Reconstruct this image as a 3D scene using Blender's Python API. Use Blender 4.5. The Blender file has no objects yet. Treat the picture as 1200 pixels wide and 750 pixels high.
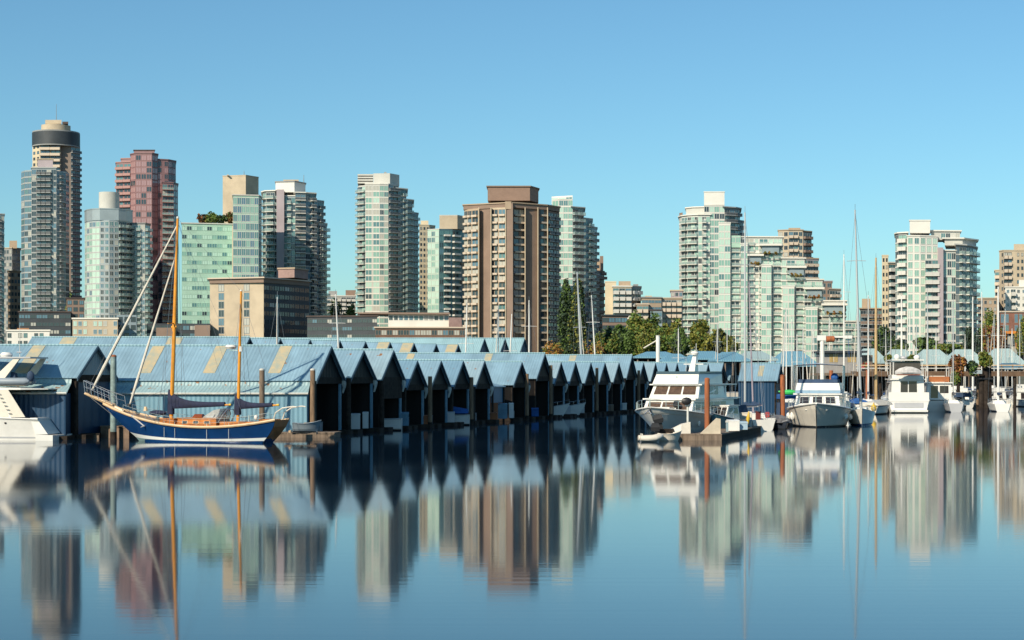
import bpy, math, random
from mathutils import Vector, Matrix
random.seed(7)
R = math.radians
S = bpy.context.scene
C = S.collection

# ------------------------------------------------------------ camera, sky, sun, exposure
F = 2000.0           # focal length in photo pixels (1200 wide)
HZ = 440.0           # horizon row
CH = 5.0             # camera height
cam = bpy.data.cameras.new('camera'); camo = bpy.data.objects.new('camera', cam); C.objects.link(camo)
camo.location = (0, 0, CH); camo.rotation_euler = (R(90), 0, 0)
cam.sensor_width = 36; cam.lens = 36 * F / 1200.0
cam.shift_y = (HZ - 375) / 1200.0
cam.clip_end = 20000; cam.clip_start = 0.5
S.camera = camo

SUN_AZ, SUN_EL = 216.0, 32.0
w = bpy.data.worlds.new('World'); S.world = w; w.use_nodes = True
nt = w.node_tree; bg = nt.nodes['Background']
sky = nt.nodes.new('ShaderNodeTexSky'); sky.sky_type = 'NISHITA'; sky.sun_disc = False
sky.sun_elevation = R(SUN_EL); sky.sun_rotation = R(SUN_AZ); sky.air_density = 1.0; sky.dust_density = 0.5; sky.ozone_density = 2.2
tint = nt.nodes.new('ShaderNodeMix'); tint.data_type = 'RGBA'; tint.blend_type = 'MULTIPLY'; tint.inputs[0].default_value = 1.0
tint.inputs[7].default_value = (0.72, 1.10, 1.19, 1)
nt.links.new(sky.outputs[0], tint.inputs[6]); nt.links.new(tint.outputs[2], bg.inputs[0])
bg.inputs[1].default_value = 0.087
sl = bpy.data.lights.new('sun', 'SUN'); sl.energy = 5.0; sl.angle = R(0.5); sl.color = (1.0, 0.87, 0.68)
slo = bpy.data.objects.new('sun', sl); C.objects.link(slo)
az, el = R(SUN_AZ), R(SUN_EL)
sd = Vector((math.sin(az) * math.cos(el), math.cos(az) * math.cos(el), math.sin(el)))
slo.rotation_euler = sd.to_track_quat('Z', 'Y').to_euler(); slo.location = (-50, -50, 80)
S.view_settings.view_transform = 'Standard'; S.view_settings.look = 'None'
S.view_settings.gamma = 1.0; S.view_settings.exposure = 0.2
S.cycles.use_denoising = True
S.cycles.max_bounces = 6; S.cycles.transparent_max_bounces = 10
S.cycles.sample_clamp_indirect = 4.0
S.cycles.caustics_reflective = False; S.cycles.caustics_refractive = False

# ------------------------------------------------------------ pixel helpers (photo pixel at a real depth)
def PX(px, Z): return (px - 600.0) / F * Z
def PZ(py, Z): return CH + (HZ - py) / F * Z
def gz(Y):   # height of the land
    if Y < 468: return -3.0
    if Y < 480: return -3.0 + (Y - 468) / 12 * 5.2
    if Y < 620: return 2.2 + (Y - 480) / 140 * 6.5
    return min(13.5, 8.7 + (Y - 620) * 0.02)

# ------------------------------------------------------------ materials
MATS = {}
def mat(name, col, rough=0.6, metal=0.0, vary=0.12, scale=0.6, bump=0.0, spec=0.5, alpha=1.0, vcol=None, streak=False):
    if name in MATS: return MATS[name]
    m = bpy.data.materials.new(name); m.use_nodes = True
    t = m.node_tree; p = t.nodes['Principled BSDF']
    p.inputs['Roughness'].default_value = rough; p.inputs['Metallic'].default_value = metal
    p.inputs['Specular IOR Level'].default_value = spec
    p.inputs['Base Color'].default_value = (*col, 1)
    if vary > 0:
        tc = t.nodes.new('ShaderNodeTexCoord'); n = t.nodes.new('ShaderNodeTexNoise')
        n.inputs['Scale'].default_value = scale; n.inputs['Detail'].default_value = 5; n.inputs['Roughness'].default_value = 0.65
        mp = t.nodes.new('ShaderNodeMapping')
        if streak: mp.inputs['Scale'].default_value = (1.6, 1.6, 0.18)
        t.links.new(tc.outputs['Object'], mp.inputs[0]); t.links.new(mp.outputs[0], n.inputs[0])
        r = t.nodes.new('ShaderNodeValToRGB')
        c2 = vcol if vcol else [c * (1 - 2.2 * vary) for c in col]
        c1 = [min(1, c * (1 + vary)) for c in col]
        r.color_ramp.elements[0].position = 0.3; r.color_ramp.elements[1].position = 0.65
        r.color_ramp.elements[0].color = (*c2, 1); r.color_ramp.elements[1].color = (*c1, 1)
        t.links.new(n.outputs[0], r.inputs[0]); t.links.new(r.outputs[0], p.inputs['Base Color'])
        if bump:
            b = t.nodes.new('ShaderNodeBump'); b.inputs['Strength'].default_value = bump; b.inputs['Distance'].default_value = 0.05
            t.links.new(n.outputs[0], b.inputs['Height']); t.links.new(b.outputs[0], p.inputs['Normal'])
    if alpha < 1:
        out = t.nodes['Material Output']; tr = t.nodes.new('ShaderNodeBsdfTransparent'); mx = t.nodes.new('ShaderNodeMixShader')
        mx.inputs[0].default_value = alpha
        t.links.new(tr.outputs[0], mx.inputs[1]); t.links.new(p.outputs[0], mx.inputs[2]); t.links.new(mx.outputs[0], out.inputs[0])
    MATS[name] = m
    return m

def corr_mat(name, col, direction, pitch=0.28, rough=0.45, spec=0.5, vary=0.10, rust=None, depth=0.5):
    """painted corrugated sheet: ribs along one direction, each sheet weathered a little differently"""
    m = bpy.data.materials.new(name); m.use_nodes = True
    t = m.node_tree; p = t.nodes['Principled BSDF']; p.inputs['Roughness'].default_value = rough; p.inputs['Specular IOR Level'].default_value = spec
    tc = t.nodes.new('ShaderNodeTexCoord')
    d = t.nodes.new('ShaderNodeVectorMath'); d.operation = 'DOT_PRODUCT'; d.inputs[1].default_value = direction
    t.links.new(tc.outputs['Object'], d.inputs[0])
    s = t.nodes.new('ShaderNodeMath'); s.operation = 'MULTIPLY'; s.inputs[1].default_value = 2 * math.pi / pitch
    t.links.new(d.outputs['Value'], s.inputs[0])
    sn = t.nodes.new('ShaderNodeMath'); sn.operation = 'SINE'; t.links.new(s.outputs[0], sn.inputs[0])
    b = t.nodes.new('ShaderNodeBump'); b.inputs['Strength'].default_value = depth; b.inputs['Distance'].default_value = 0.03
    t.links.new(sn.outputs[0], b.inputs['Height']); t.links.new(b.outputs[0], p.inputs['Normal'])
    sh = t.nodes.new('ShaderNodeMath'); sh.operation = 'SNAP'; sh.inputs[1].default_value = 0.9
    t.links.new(d.outputs['Value'], sh.inputs[0])
    wn = t.nodes.new('ShaderNodeTexWhiteNoise'); wn.noise_dimensions = '1D'; t.links.new(sh.outputs[0], wn.inputs['W'])
    n = t.nodes.new('ShaderNodeTexNoise'); n.inputs['Scale'].default_value = 0.7; n.inputs['Detail'].default_value = 6
    t.links.new(tc.outputs['Object'], n.inputs[0])
    ad = t.nodes.new('ShaderNodeMath'); ad.operation = 'MULTIPLY_ADD'; ad.inputs[1].default_value = 0.35
    t.links.new(wn.outputs[0], ad.inputs[0]); t.links.new(n.outputs[0], ad.inputs[2])
    r = t.nodes.new('ShaderNodeValToRGB'); e = r.color_ramp.elements
    e[0].position = 0.35; e[1].position = 0.95
    e[0].color = (*[c * (1 - 1.6 * vary) for c in col], 1); e[1].color = (*[c * (1 + vary) for c in col], 1)
    t.links.new(ad.outputs[0], r.inputs[0])
    last = r.outputs[0]
    if rust:
        n2 = t.nodes.new('ShaderNodeTexNoise'); n2.inputs['Scale'].default_value = 1.7; n2.inputs['Detail'].default_value = 8
        t.links.new(tc.outputs['Object'], n2.inputs[0])
        r2 = t.nodes.new('ShaderNodeValToRGB'); r2.color_ramp.elements[0].position = rust; r2.color_ramp.elements[1].position = rust + 0.05
        t.links.new(n2.outputs[0], r2.inputs[0])
        mx = t.nodes.new('ShaderNodeMix'); mx.data_type = 'RGBA'; mx.inputs[7].default_value = (0.25, 0.12, 0.05, 1)
        t.links.new(r2.outputs[0], mx.inputs[0]); t.links.new(last, mx.inputs[6]); last = mx.outputs[2]
    t.links.new(last, p.inputs['Base Color'])
    MATS[name] = m
    return m

# ------------------------------------------------------------ mesh builder
class MB:
    def __init__(s): s.v = []; s.f = []; s.m = []; s.cur = 0
    def add(s, vs, fs, mi=None):
        o = len(s.v); s.v += [tuple(v) for v in vs]; s.f += [tuple(i + o for i in f) for f in fs]; s.m += [s.cur if mi is None else mi] * len(fs); return s
    def quad(s, *p, mi=None): return s.add(p, [tuple(range(len(p)))], mi)
    def box(s, x0, x1, y0, y1, z0, z1, mi=None):
        return s.add([(x0,y0,z0),(x1,y0,z0),(x1,y1,z0),(x0,y1,z0),(x0,y0,z1),(x1,y0,z1),(x1,y1,z1),(x0,y1,z1)],
                     [(0,3,2,1),(4,5,6,7),(0,1,5,4),(1,2,6,5),(2,3,7,6),(3,0,4,7)], mi)
    def hexa(s, b, t, mi=None):   # bottom 4, top 4 (ccw)
        return s.add(list(b) + list(t), [(0,3,2,1),(4,5,6,7),(0,1,5,4),(1,2,6,5),(2,3,7,6),(3,0,4,7)], mi)
    def prism(s, poly, z0, z1, mi=None):
        n = len(poly)
        a = sum(poly[i][0]*poly[(i+1)%n][1]-poly[(i+1)%n][0]*poly[i][1] for i in range(n))
        if a < 0: poly = poly[::-1]
        vs = [(p[0],p[1],z0) for p in poly] + [(p[0],p[1],z1) for p in poly]
        fs = [tuple(range(n-1,-1,-1)), tuple(range(n,2*n))] + [(i,(i+1)%n,n+(i+1)%n,n+i) for i in range(n)]
        return s.add(vs, fs, mi)
    def tube(s, pts, rad, n=8, mi=None, cap=True):
        pts = [Vector(p) for p in pts]
        if not isinstance(rad, (list, tuple)): rad = [rad]*len(pts)
        vs = []; fs = []
        for i, p in enumerate(pts):
            d = (pts[min(i+1,len(pts)-1)] - pts[max(i-1,0)]).normalized()
            u = d.cross(Vector((0,0,1)) if abs(d.z) < 0.9 else Vector((0,1,0))).normalized(); q = d.cross(u)
            for k in range(n):
                a = 2*math.pi*k/n; vs.append(p + (u*math.cos(a) + q*math.sin(a))*rad[i])
        for i in range(len(pts)-1):
            for k in range(n):
                fs.append((i*n+k, i*n+(k+1)%n, (i+1)*n+(k+1)%n, (i+1)*n+k))
        if cap: fs += [tuple(range(n-1,-1,-1)), tuple(range((len(pts)-1)*n, len(pts)*n))]
        return s.add(vs, fs, mi)
    def loft(s, rings, mi=None, closed=True, cap=True):
        n = len(rings[0]); vs = [p for r in rings for p in r]; fs = []
        m = n if closed else n-1
        for i in range(len(rings)-1):
            for k in range(m):
                fs.append((i*n+k, i*n+(k+1)%n, (i+1)*n+(k+1)%n, (i+1)*n+k))
        if cap: fs += [tuple(range(n-1,-1,-1)), tuple(range((len(rings)-1)*n, len(rings)*n))]
        return s.add(vs, fs, mi)
    def ball(s, c, r, n=10, m=6, mi=None):
        if not isinstance(r, (tuple, list)): r = (r, r, r)
        rings = []
        for i in range(m+1):
            a = -math.pi/2 + math.pi*i/m; cr = max(0.02, math.cos(a))
            rings.append([(c[0]+r[0]*cr*math.cos(2*math.pi*k/n), c[1]+r[1]*cr*math.sin(2*math.pi*k/n), c[2]+r[2]*math.sin(a)) for k in range(n)])
        return s.loft(rings, mi)
    def build(s, name, mats, parent=None, loc=None, smooth=False, rz=0):
        me = bpy.data.meshes.new(name); me.from_pydata(s.v, [], s.f)
        if not isinstance(mats, (list, tuple)): mats = [mats]
        for m in mats: me.materials.append(m)
        me.polygons.foreach_set('material_index', s.m)
        if smooth: me.polygons.foreach_set('use_smooth', [True]*len(s.f))
        me.update()
        o = bpy.data.objects.new(name, me); C.objects.link(o)
        if parent: o.parent = parent
        if loc: o.location = loc
        o.rotation_euler.z = rz
        return o

def smooth_by(o, ang=40):
    o.data.polygons.foreach_set('use_smooth', [True]*len(o.data.polygons))
    try: o.data.set_sharp_from_angle(angle=R(ang))
    except Exception: pass
    return o

def tag(o, label=None, cat=None, group=None, kind=None):
    if label: o['label'] = label
    if cat: o['category'] = cat
    if group: o['group'] = group
    if kind: o['kind'] = kind
    return o
def thing(name, label, cat, loc=(0,0,0), rz=0, group=None):
    o = bpy.data.objects.new(name, None); C.objects.link(o); o.location = loc; o.rotation_euler = (0,0,rz)
    o.empty_display_size = 0.5
    return tag(o, label, cat, group)
def copy_tree(o, parent=None):
    c = o.copy(); C.objects.link(c)
    if parent: c.parent = parent
    for ch in list(o.children): copy_tree(ch, c)
    return c

# palette
conc_beige = mat('concrete_beige', (0.48,0.40,0.29), 0.85, scale=0.15, vary=.08)
conc_cream = mat('concrete_cream', (0.56,0.48,0.34), 0.85, scale=0.15, vary=.06)
conc_grey = mat('concrete_grey', (0.27,0.28,0.28), 0.85, scale=0.15, vary=.08)
conc_pale = mat('concrete_pale', (0.50,0.50,0.46), 0.8, scale=0.15, vary=.05)
white_wall = mat('white_render', (0.66,0.65,0.60), 0.7, scale=0.15, vary=.04)
blue_grey = mat('blue_grey_panel', (0.24,0.31,0.34), 0.5, scale=0.15, vary=.08)
steel_panel = mat('steel_panel', (0.34,0.40,0.42), 0.4, metal=0.3, scale=0.2, vary=.06)
brown_wall = mat('brown_concrete', (0.235,0.168,0.132), 0.85, scale=0.15, vary=.08)
tan_wall = mat('tan_concrete', (0.40,0.31,0.22), 0.85, scale=0.15, vary=.08)
dark_brown = mat('dark_brown_wall', (0.075,0.055,0.05), 0.8, scale=0.2)
mauve_wall = mat('mauve_concrete', (0.36,0.31,0.33), 0.8, scale=0.15, vary=.06)
pink_wall = mat('rose_granite', (0.235,0.135,0.14), 0.5, scale=0.15, vary=.08)
mint_wall = mat('mint_spandrel', (0.36,0.53,0.43), 0.35, scale=0.3, vary=.06)
dark_wall = mat('dark_cladding_and_shade', (0.035,0.045,0.055), 0.6, scale=0.2)
slab_white = mat('slab_white', (0.68,0.66,0.60), 0.7, vary=0)
slab_cream = mat('slab_cream', (0.52,0.43,0.34), 0.7, vary=0)
slab_grey = mat('slab_grey', (0.36,0.38,0.38), 0.7, vary=0)
slab_pink = mat('slab_rose', (0.36,0.20,0.18), 0.6, vary=0)
frame_white = mat('frame_white', (0.55,0.56,0.53), 0.5, vary=0)
frame_grey = mat('frame_grey', (0.22,0.25,0.26), 0.5, vary=0)
frame_dark = mat('frame_dark', (0.06,0.07,0.08), 0.5, vary=0)
frame_pink = mat('frame_rose', (0.30,0.16,0.16), 0.5, vary=0)
g_mint = mat('glass_mint', (0.22,0.40,0.34), 0.12, vary=0)
g_mint2 = mat('glass_pale_mint', (0.42,0.60,0.51), 0.15, vary=0)
g_teal = mat('glass_teal', (0.09,0.20,0.21), 0.08, vary=0, spec=0.8)
g_blue = mat('glass_blue', (0.09,0.18,0.24), 0.08, vary=0, spec=0.8)
g_dark = mat('glass_dark', (0.032,0.05,0.062), 0.06, vary=0, spec=0.8)
g_curt = mat('glass_curtained', (0.42,0.42,0.37), 0.3, vary=0)
g_pink = mat('glass_rose', (0.34,0.20,0.20), 0.12, vary=0, spec=0.9)
rail_glass = mat('railing_glass', (0.38,0.50,0.47), 0.15, vary=0, alpha=0.38)
rail_white = mat('railing_white', (0.55,0.54,0.50), 0.6, vary=0)
rail_cream = mat('railing_cream', (0.55,0.46,0.36), 0.6, vary=0)
rail_dark = mat('railing_dark', (0.12,0.13,0.14), 0.5, vary=0, alpha=0.7)
roof_tar = mat('roof_gravel', (0.16,0.15,0.14), 0.9)
# ------------------------------------------------------------ water and land
wm = bpy.data.materials.new('harbour_water'); wm.use_nodes = True
t = wm.node_tree; p = t.nodes['Principled BSDF']
p.inputs['Base Color'].default_value = (0.004, 0.016, 0.036, 1); p.inputs['Roughness'].default_value = 0.05; p.inputs['IOR'].default_value = 1.5
tc = t.nodes.new('ShaderNodeTexCoord')
def wave(sx, sy, detail, prev, strength, dist):
    mp = t.nodes.new('ShaderNodeMapping'); mp.inputs['Scale'].default_value = (sx, sy, 1)
    n = t.nodes.new('ShaderNodeTexNoise'); n.inputs['Scale'].default_value = 1.0; n.inputs['Detail'].default_value = detail
    t.links.new(tc.outputs['Object'], mp.inputs[0]); t.links.new(mp.outputs[0], n.inputs[0])
    b = t.nodes.new('ShaderNodeBump'); b.inputs['Strength'].default_value = strength; b.inputs['Distance'].default_value = dist
    t.links.new(n.outputs[0], b.inputs['Height'])
    if prev: t.links.new(prev.outputs[0], b.inputs['Normal'])
    return b
b1 = wave(0.08, 2.4, 2, None, 1.0, 0.0012)
b2 = wave(0.02, 0.10, 1, b1, 1.0, 0.006)
t.links.new(b2.outputs[0], p.inputs['Normal'])
mpw = t.nodes.new('ShaderNodeMapping'); mpw.inputs['Scale'].default_value = (0.012, 0.05, 1); nw = t.nodes.new('ShaderNodeTexNoise'); nw.inputs['Scale'].default_value = 1; nw.inputs['Detail'].default_value = 4
t.links.new(tc.outputs['Object'], mpw.inputs[0]); t.links.new(mpw.outputs[0], nw.inputs[0])
mrw = t.nodes.new('ShaderNodeMapRange'); mrw.inputs[1].default_value = .35; mrw.inputs[2].default_value = .7; mrw.inputs[3].default_value = .042; mrw.inputs[4].default_value = .066
t.links.new(nw.outputs[0], mrw.inputs[0]); t.links.new(mrw.outputs[0], p.inputs['Roughness'])
mb = MB(); mb.quad((-1500,-300,0),(1500,-300,0),(1500,480,0),(-1500,480,0))
tag(mb.build('water', wm), kind='structure')

gm = mat('ground_soil', (0.10,0.105,0.07), 0.95, scale=0.08, vary=.2)
mb = MB(); ys = [466,472,480,520,560,620,760,860,1000,2000,4500,9000]
xs = [-6000,-2500,-900,-400,-200,0,200,400,900,2500,6000]
mb.add([(x,y,gz(y)) for y in ys for x in xs], [(j*11+i, j*11+i+1, (j+1)*11+i+1, (j+1)*11+i) for j in range(len(ys)-1) for i in range(10)])
tag(mb.build('ground', gm), kind='structure')
mb = MB(); mb.box(-900,900,476.5,478.5,-1.5,2.6); tag(mb.build('seawall', mat('seawall_stone',(0.22,0.20,0.17),0.9,scale=1.2,vary=.25)), 'grey stone seawall along the far shore behind the marina', 'seawall')

# ------------------------------------------------------------ buildings
WMESH = {}
def window_mesh(fr, gl):
    k = ('w', fr.name, gl.name)
    if k not in WMESH:
        m = MB()
        m.add([(-.5,-.5,0),(.5,-.5,0),(.5,-.5,1),(-.5,-.5,1),(-.44,-.5,.07),(.44,-.5,.07),(.44,-.5,.93),(-.44,-.5,.93),
               (-.44,-.1,.07),(.44,-.1,.07),(.44,-.1,.93),(-.44,-.1,.93),(-.5,.5,0),(.5,.5,0),(.5,.5,1),(-.5,.5,1)],
              [(0,1,5,4),(1,2,6,5),(2,3,7,6),(3,0,4,7),(4,5,9,8),(5,6,10,9),(6,7,11,10),(7,4,8,11),(0,3,15,12),(1,13,14,2),(3,2,14,15),(0,12,13,1)], 0)
        m.quad((-.44,-.1,.07),(.44,-.1,.07),(.44,-.1,.93),(-.44,-.1,.93), mi=1)
        m.box(-.03,.03,-.45,-.11,.07,.93, mi=0)
        WMESH[k] = (m, (fr, gl))
    return k
def balcony_mesh(sl_, rl, h=1.0):
    k = ('b', sl_.name, rl.name, h)
    if k not in WMESH:
        m = MB()
        m.box(-.5,.5,-1,0,-.28,-.02, mi=0)
        m.box(-.5,.5,-1,-.96,0.0,h, mi=1); m.box(-.5,-.47,-.955,0,0.0,h, mi=1); m.box(.47,.5,-.955,0,0.0,h, mi=1)
        m.box(-.505,.505,-1.02,-.94,h+.003,h+.08, mi=0)
        WMESH[k] = (m, (sl_, rl))
    return k
REAL = {}
def mesh_of(k, nm):
    if k not in REAL:
        m, mats = WMESH[k]; me = bpy.data.meshes.new(nm); me.from_pydata(m.v, [], m.f)
        for q in mats: me.materials.append(q)
        me.polygons.foreach_set('material_index', m.m); me.update(); REAL[k] = me
    return REAL[k]

def offset_poly(poly, d):
    n = len(poly)
    a = sum(poly[i][0]*poly[(i+1)%n][1]-poly[(i+1)%n][0]*poly[i][1] for i in range(n))
    s = 1 if a > 0 else -1
    out = []
    for i in range(n):
        p0 = Vector(poly[i-1]); p1 = Vector(poly[i]); p2 = Vector(poly[(i+1)%n])
        e1 = (p1-p0).normalized(); e2 = (p2-p1).normalized()
        n1 = Vector((e1.y,-e1.x))*s; n2 = Vector((e2.y,-e2.x))*s
        b = (n1+n2); L = b.length
        if L < 1e-4: b = n1
        else: b = b/L
        c = max(0.4, b.dot(n1)); q = p1 + b*(d/c); out.append((q.x,q.y))
    return out

def crown_mesh(rx, ry, rz, n, size, mats, cone=0.0, nb=9, seed=0):
    rnd = random.Random(seed); m = MB()
    blobs = []
    for i in range(nb):
        u = rnd.uniform(-1,1); a = rnd.uniform(0,2*math.pi); q = math.sqrt(1-u*u)*rnd.uniform(.35,.72)
        kx = 1-cone*max(0,(u+1)/2)
        blobs.append((rx*q*math.cos(a)*kx, ry*q*math.sin(a)*kx, rz*u*.72, rnd.uniform(.32,.55)))
    for i in range(n):
        bx,by,bz,br = rnd.choice(blobs)
        d = Vector((rnd.gauss(0,1),rnd.gauss(0,1),rnd.gauss(0,1))).normalized()*(rnd.random()**0.45)
        c = Vector((bx+d.x*rx*br, by+d.y*ry*br, bz+d.z*rz*br*(1.1)))
        s_ = size*rnd.uniform(.5,1.3)
        u_ = Vector((rnd.gauss(0,1),rnd.gauss(0,1),rnd.gauss(0,1))).normalized(); v_ = u_.cross(Vector((rnd.gauss(0,1),rnd.gauss(0,1),rnd.gauss(0,1)))).normalized()
        m.quad(c-u_*s_*.5-v_*s_*.3, c+u_*s_*.4-v_*s_*.45, c+u_*s_*.55+v_*s_*.3, c-u_*s_*.35+v_*s_*.5, mi=rnd.choices(range(len(mats)), [6,3,1][:len(mats)])[0])
    return m
class Building:
    def __init__(s, name, label, Z, cat='building', group=None, wall=conc_grey, D=18):
        s.Z = Z; s.items = []; s.wall = wall; s.D = D; s.base = gz(Z) - 1.5
        s.o = thing(name, label, cat, (PX(600,Z), Z, gz(Z)), 0, group)
        s.org = Vector((0, Z, gz(Z)))
        s.n = 0
    def _loc(s, mb):
        mb.v = [(v[0]-s.org.x, v[1]-s.org.y, v[2]-s.org.z) for v in mb.v]; return mb
    def part(s, mb, name, m, smooth=False):
        return s._loc(mb).build(name, m, s.o, smooth=smooth)
    def footprint(s, pts, D=None, dZ=0):
        D = D or s.D
        front = [(PX(px, s.Z+dz+dZ), s.Z+dz+dZ) for px, dz in pts]
        x0,y0 = front[0]; x1,y1 = front[-1]
        yb = max(p[1] for p in front) + D
        bx0 = x0*yb/y0; bx1 = x1*yb/y1; wd = bx1-bx0
        return front, front + [(bx1-0.04*wd, yb), (bx0+0.04*wd, yb)]
    def block(s, pts, top, bot=None, wall=None, part='wall', cols=None, fpx=7.5, glass=None, fr=frame_grey, bal=None, bd=1.3, slab=None, so=0.12, wh=0.62,
              D=None, dZ=0, roof=None, ro=0.35, rt=0.45, skip=0, vis=425, bh=1.0, bdark=.5, slab_th=0.42):
        wall = wall or s.wall
        front, poly = s.footprint(pts, D, dZ)
        Zr = min(p[1] for p in front)
        zt = PZ(top, Zr); zb = s.base if bot is None else PZ(bot, Zr)
        s.part(MB().prism(poly, zb, zt), part, wall)
        if roof is not None:
            s.part(MB().prism(offset_poly(poly, ro), zt+0.01, zt+rt), 'roof_slab' if part == 'wall' else 'penthouse_roof', roof)
        fh = fpx/F*Zr
        n = int((zt-zb-0.3)/fh)
        if slab:
            for k in range(skip, n):
                z = zt-0.25-(k+1)*fh
                if HZ-(z-CH)/Zr*F > vis: break
                s.part(MB().prism(offset_poly(poly, so), z-slab_th, z-0.01), 'floor_slab', slab)
        if not cols: return zt
        for (A, B), cs in zip(zip(front[:-1], front[1:]), cols):
            if not cs: continue
            A = Vector(A); B = Vector(B); d = B-A; L = d.length; e = d/L; nr = Vector((e.y,-e.x)); ang = math.atan2(e.y,e.x)
            toks = [(q[0], float(q[1:] or 1)) for q in cs.split()]
            tot = sum(q[1] for q in toks); u = 0
            for ch, wt in toks:
                wd = L*wt/tot; uc = u+wd/2; u += wd
                if ch == 's': continue
                P = A+e*uc
                vx = abs(nr.dot(P.normalized()))
                for k in range(skip, n):
                    z = zt-0.25-(k+1)*fh
                    sy = HZ-(z+fh*.5-CH)/P.y*F
                    if sy > vis: break
                    px = 600+P.x/P.y*F
                    seen = (1 if -5 < px < 1205 else 0.05)*(1 if sy < 405 else 0.3)
                    gk = random.choices([q[0] for q in glass], [q[1] for q in glass])[0]
                    sc = (F/P.y)**2
                    if ch == 'w': ww, hh, z0 = wd*0.72, fh*wh, z+fh*(1-wh)*0.62
                    elif ch == 'v': ww, hh, z0 = wd*0.5, fh*0.5, z+fh*0.3
                    elif ch == 'r': ww, hh, z0 = wd*0.98, fh*wh, z+fh*(1-wh)*0.6
                    else: ww, hh, z0 = wd*0.94, fh*0.86, z+0.02
                    if ch in 'bc' and random.random() < bdark: gk = g_dark if random.random() < .6 else g_teal
                    pos = P + nr*(0.02)
                    s.items.append(('window', window_mesh(fr, gk), (pos.x,pos.y,z0), (ww,0.16,hh), ang, ww*hh*vx*sc*seen))
                    if ch in 'bc' and bal:
                        bw = wd*(0.98 if ch == 'b' else 0.8); pos = P
                        s.items.append(('balcony', balcony_mesh(bal[0], bal[1], bh), (pos.x,pos.y,z+0.02), (bw,bd,1), ang, bw*1.2*vx*sc*seen))
        return zt
    def cyl(s, px0, px1, top, bot, part, m, dZ=0, n=24, flare=0, squash=1.0):
        Zc = s.Z+dZ; r = (PX(px1,Zc)-PX(px0,Zc))/2; cx = (PX(px1,Zc)+PX(px0,Zc))/2; kf = (Zc+r*squash)/Zc; cx *= kf; r *= kf*.985; cy = Zc+r*squash
        z0, z1 = PZ(bot,Zc), PZ(top,Zc); m_ = MB()
        m_.prism([(cx+(r)*math.cos(2*math.pi*k/n), cy+r*squash*math.sin(2*math.pi*k/n)) for k in range(n)], z0, z1)
        return smooth_by(s.part(m_, part, m))
    def pbox(s, px0, px1, top, bot, part, m, dZ=0, D=6, slant=0):
        front, poly = s.footprint([(px0,slant),(px1,0)], D, dZ)
        Zr = s.Z+dZ
        s.part(MB().prism(poly, PZ(bot,Zr), PZ(top,Zr)), part, m)
    def mast(s, px, top, bot, m=frame_grey, dZ=5, r=0.18, part='antenna'):
        Zc = s.Z+dZ; s.part(MB().tube([(PX(px,Zc),Zc,PZ(bot,Zc)),(PX(px,Zc),Zc,PZ(top,Zc))],[r,r*0.5],6), part, m)
    def finish(s):
        for kind in ('window','balcony'):
            it = sorted([i for i in s.items if i[0] == kind], key=lambda i: -i[5])
            for i, (k_, mk, loc, sc, ang, _) in enumerate(it[:98]):
                ob = bpy.data.objects.new(kind, mesh_of(mk, kind)); C.objects.link(ob); ob.parent = s.o
                ob.location = Vector(loc)-s.org; ob.scale = sc; ob.rotation_euler.z = ang
            rest = it[98:]
            if rest:
                mats = []; m = MB()
                for k_, mk, loc, sc, ang, _ in rest:
                    src, mm = WMESH[mk]; ids = []
                    for q in mm:
                        if q not in mats: mats.append(q)
                        ids.append(mats.index(q))
                    c_, s_ = math.cos(ang), math.sin(ang); o = len(m.v)
                    for (x,y,z) in src.v:
                        x*=sc[0]; y*=sc[1]; z*=sc[2]
                        m.v.append((loc[0]+x*c_-y*s_-s.org.x, loc[1]+x*s_+y*c_-s.org.y, loc[2]+z-s.org.z))
                    m.f += [tuple(i+o for i in f) for f in src.f]; m.m += [ids[i] for i in src.m]
                tag(m.build(kind, mats, s.o), kind='stuff')
        return s.o

G_MIX = [(g_mint,4),(g_mint2,2),(g_teal,3),(g_dark,3),(g_curt,1)]
G_BLUE = [(g_blue,5),(g_dark,4),(g_teal,3),(g_curt,1)]
G_DARK = [(g_dark,6),(g_blue,2),(g_curt,1)]
G_CURT = [(g_curt,5),(g_dark,3),(g_blue,2)]
G_MINT = [(g_mint2,5),(g_mint,4),(g_teal,1)]
G_PINK = [(g_pink,6),(g_dark,2)]
BW = (slab_white, rail_glass); BWW = (slab_white, rail_white); BC = (slab_cream, rail_cream); BG = (slab_grey, rail_dark); BGG = (slab_grey, rail_glass)
CT = 'skyline across the harbour'

b = Building('apartment_tower', 'blue-grey glass tower cut off by the left edge of the photo', 790, group=CT, wall=blue_grey)
b.block([(-26,4),(-6,0),(5,2)], 251, cols=['g g g','g b g'], glass=G_BLUE, bal=BG, slab=slab_grey, roof=slab_grey); b.finish()
b = Building('apartment_building', 'squat dark grey block with tan top just left of the tall blue-grey tower', 840, group=CT, wall=conc_grey)
b.block([(4,2),(14,0),(24,4)], 291, cols=['w w w','w w'], glass=G_DARK, roof=conc_beige)
b.pbox(11,20,282,291,'penthouse',tan_wall,D=8)
b.block([(9,0),(24,3)], 318, wall=tan_wall, cols=['w w w w'], glass=G_DARK, dZ=-14, D=10, roof=tan_wall); b.finish()

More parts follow.
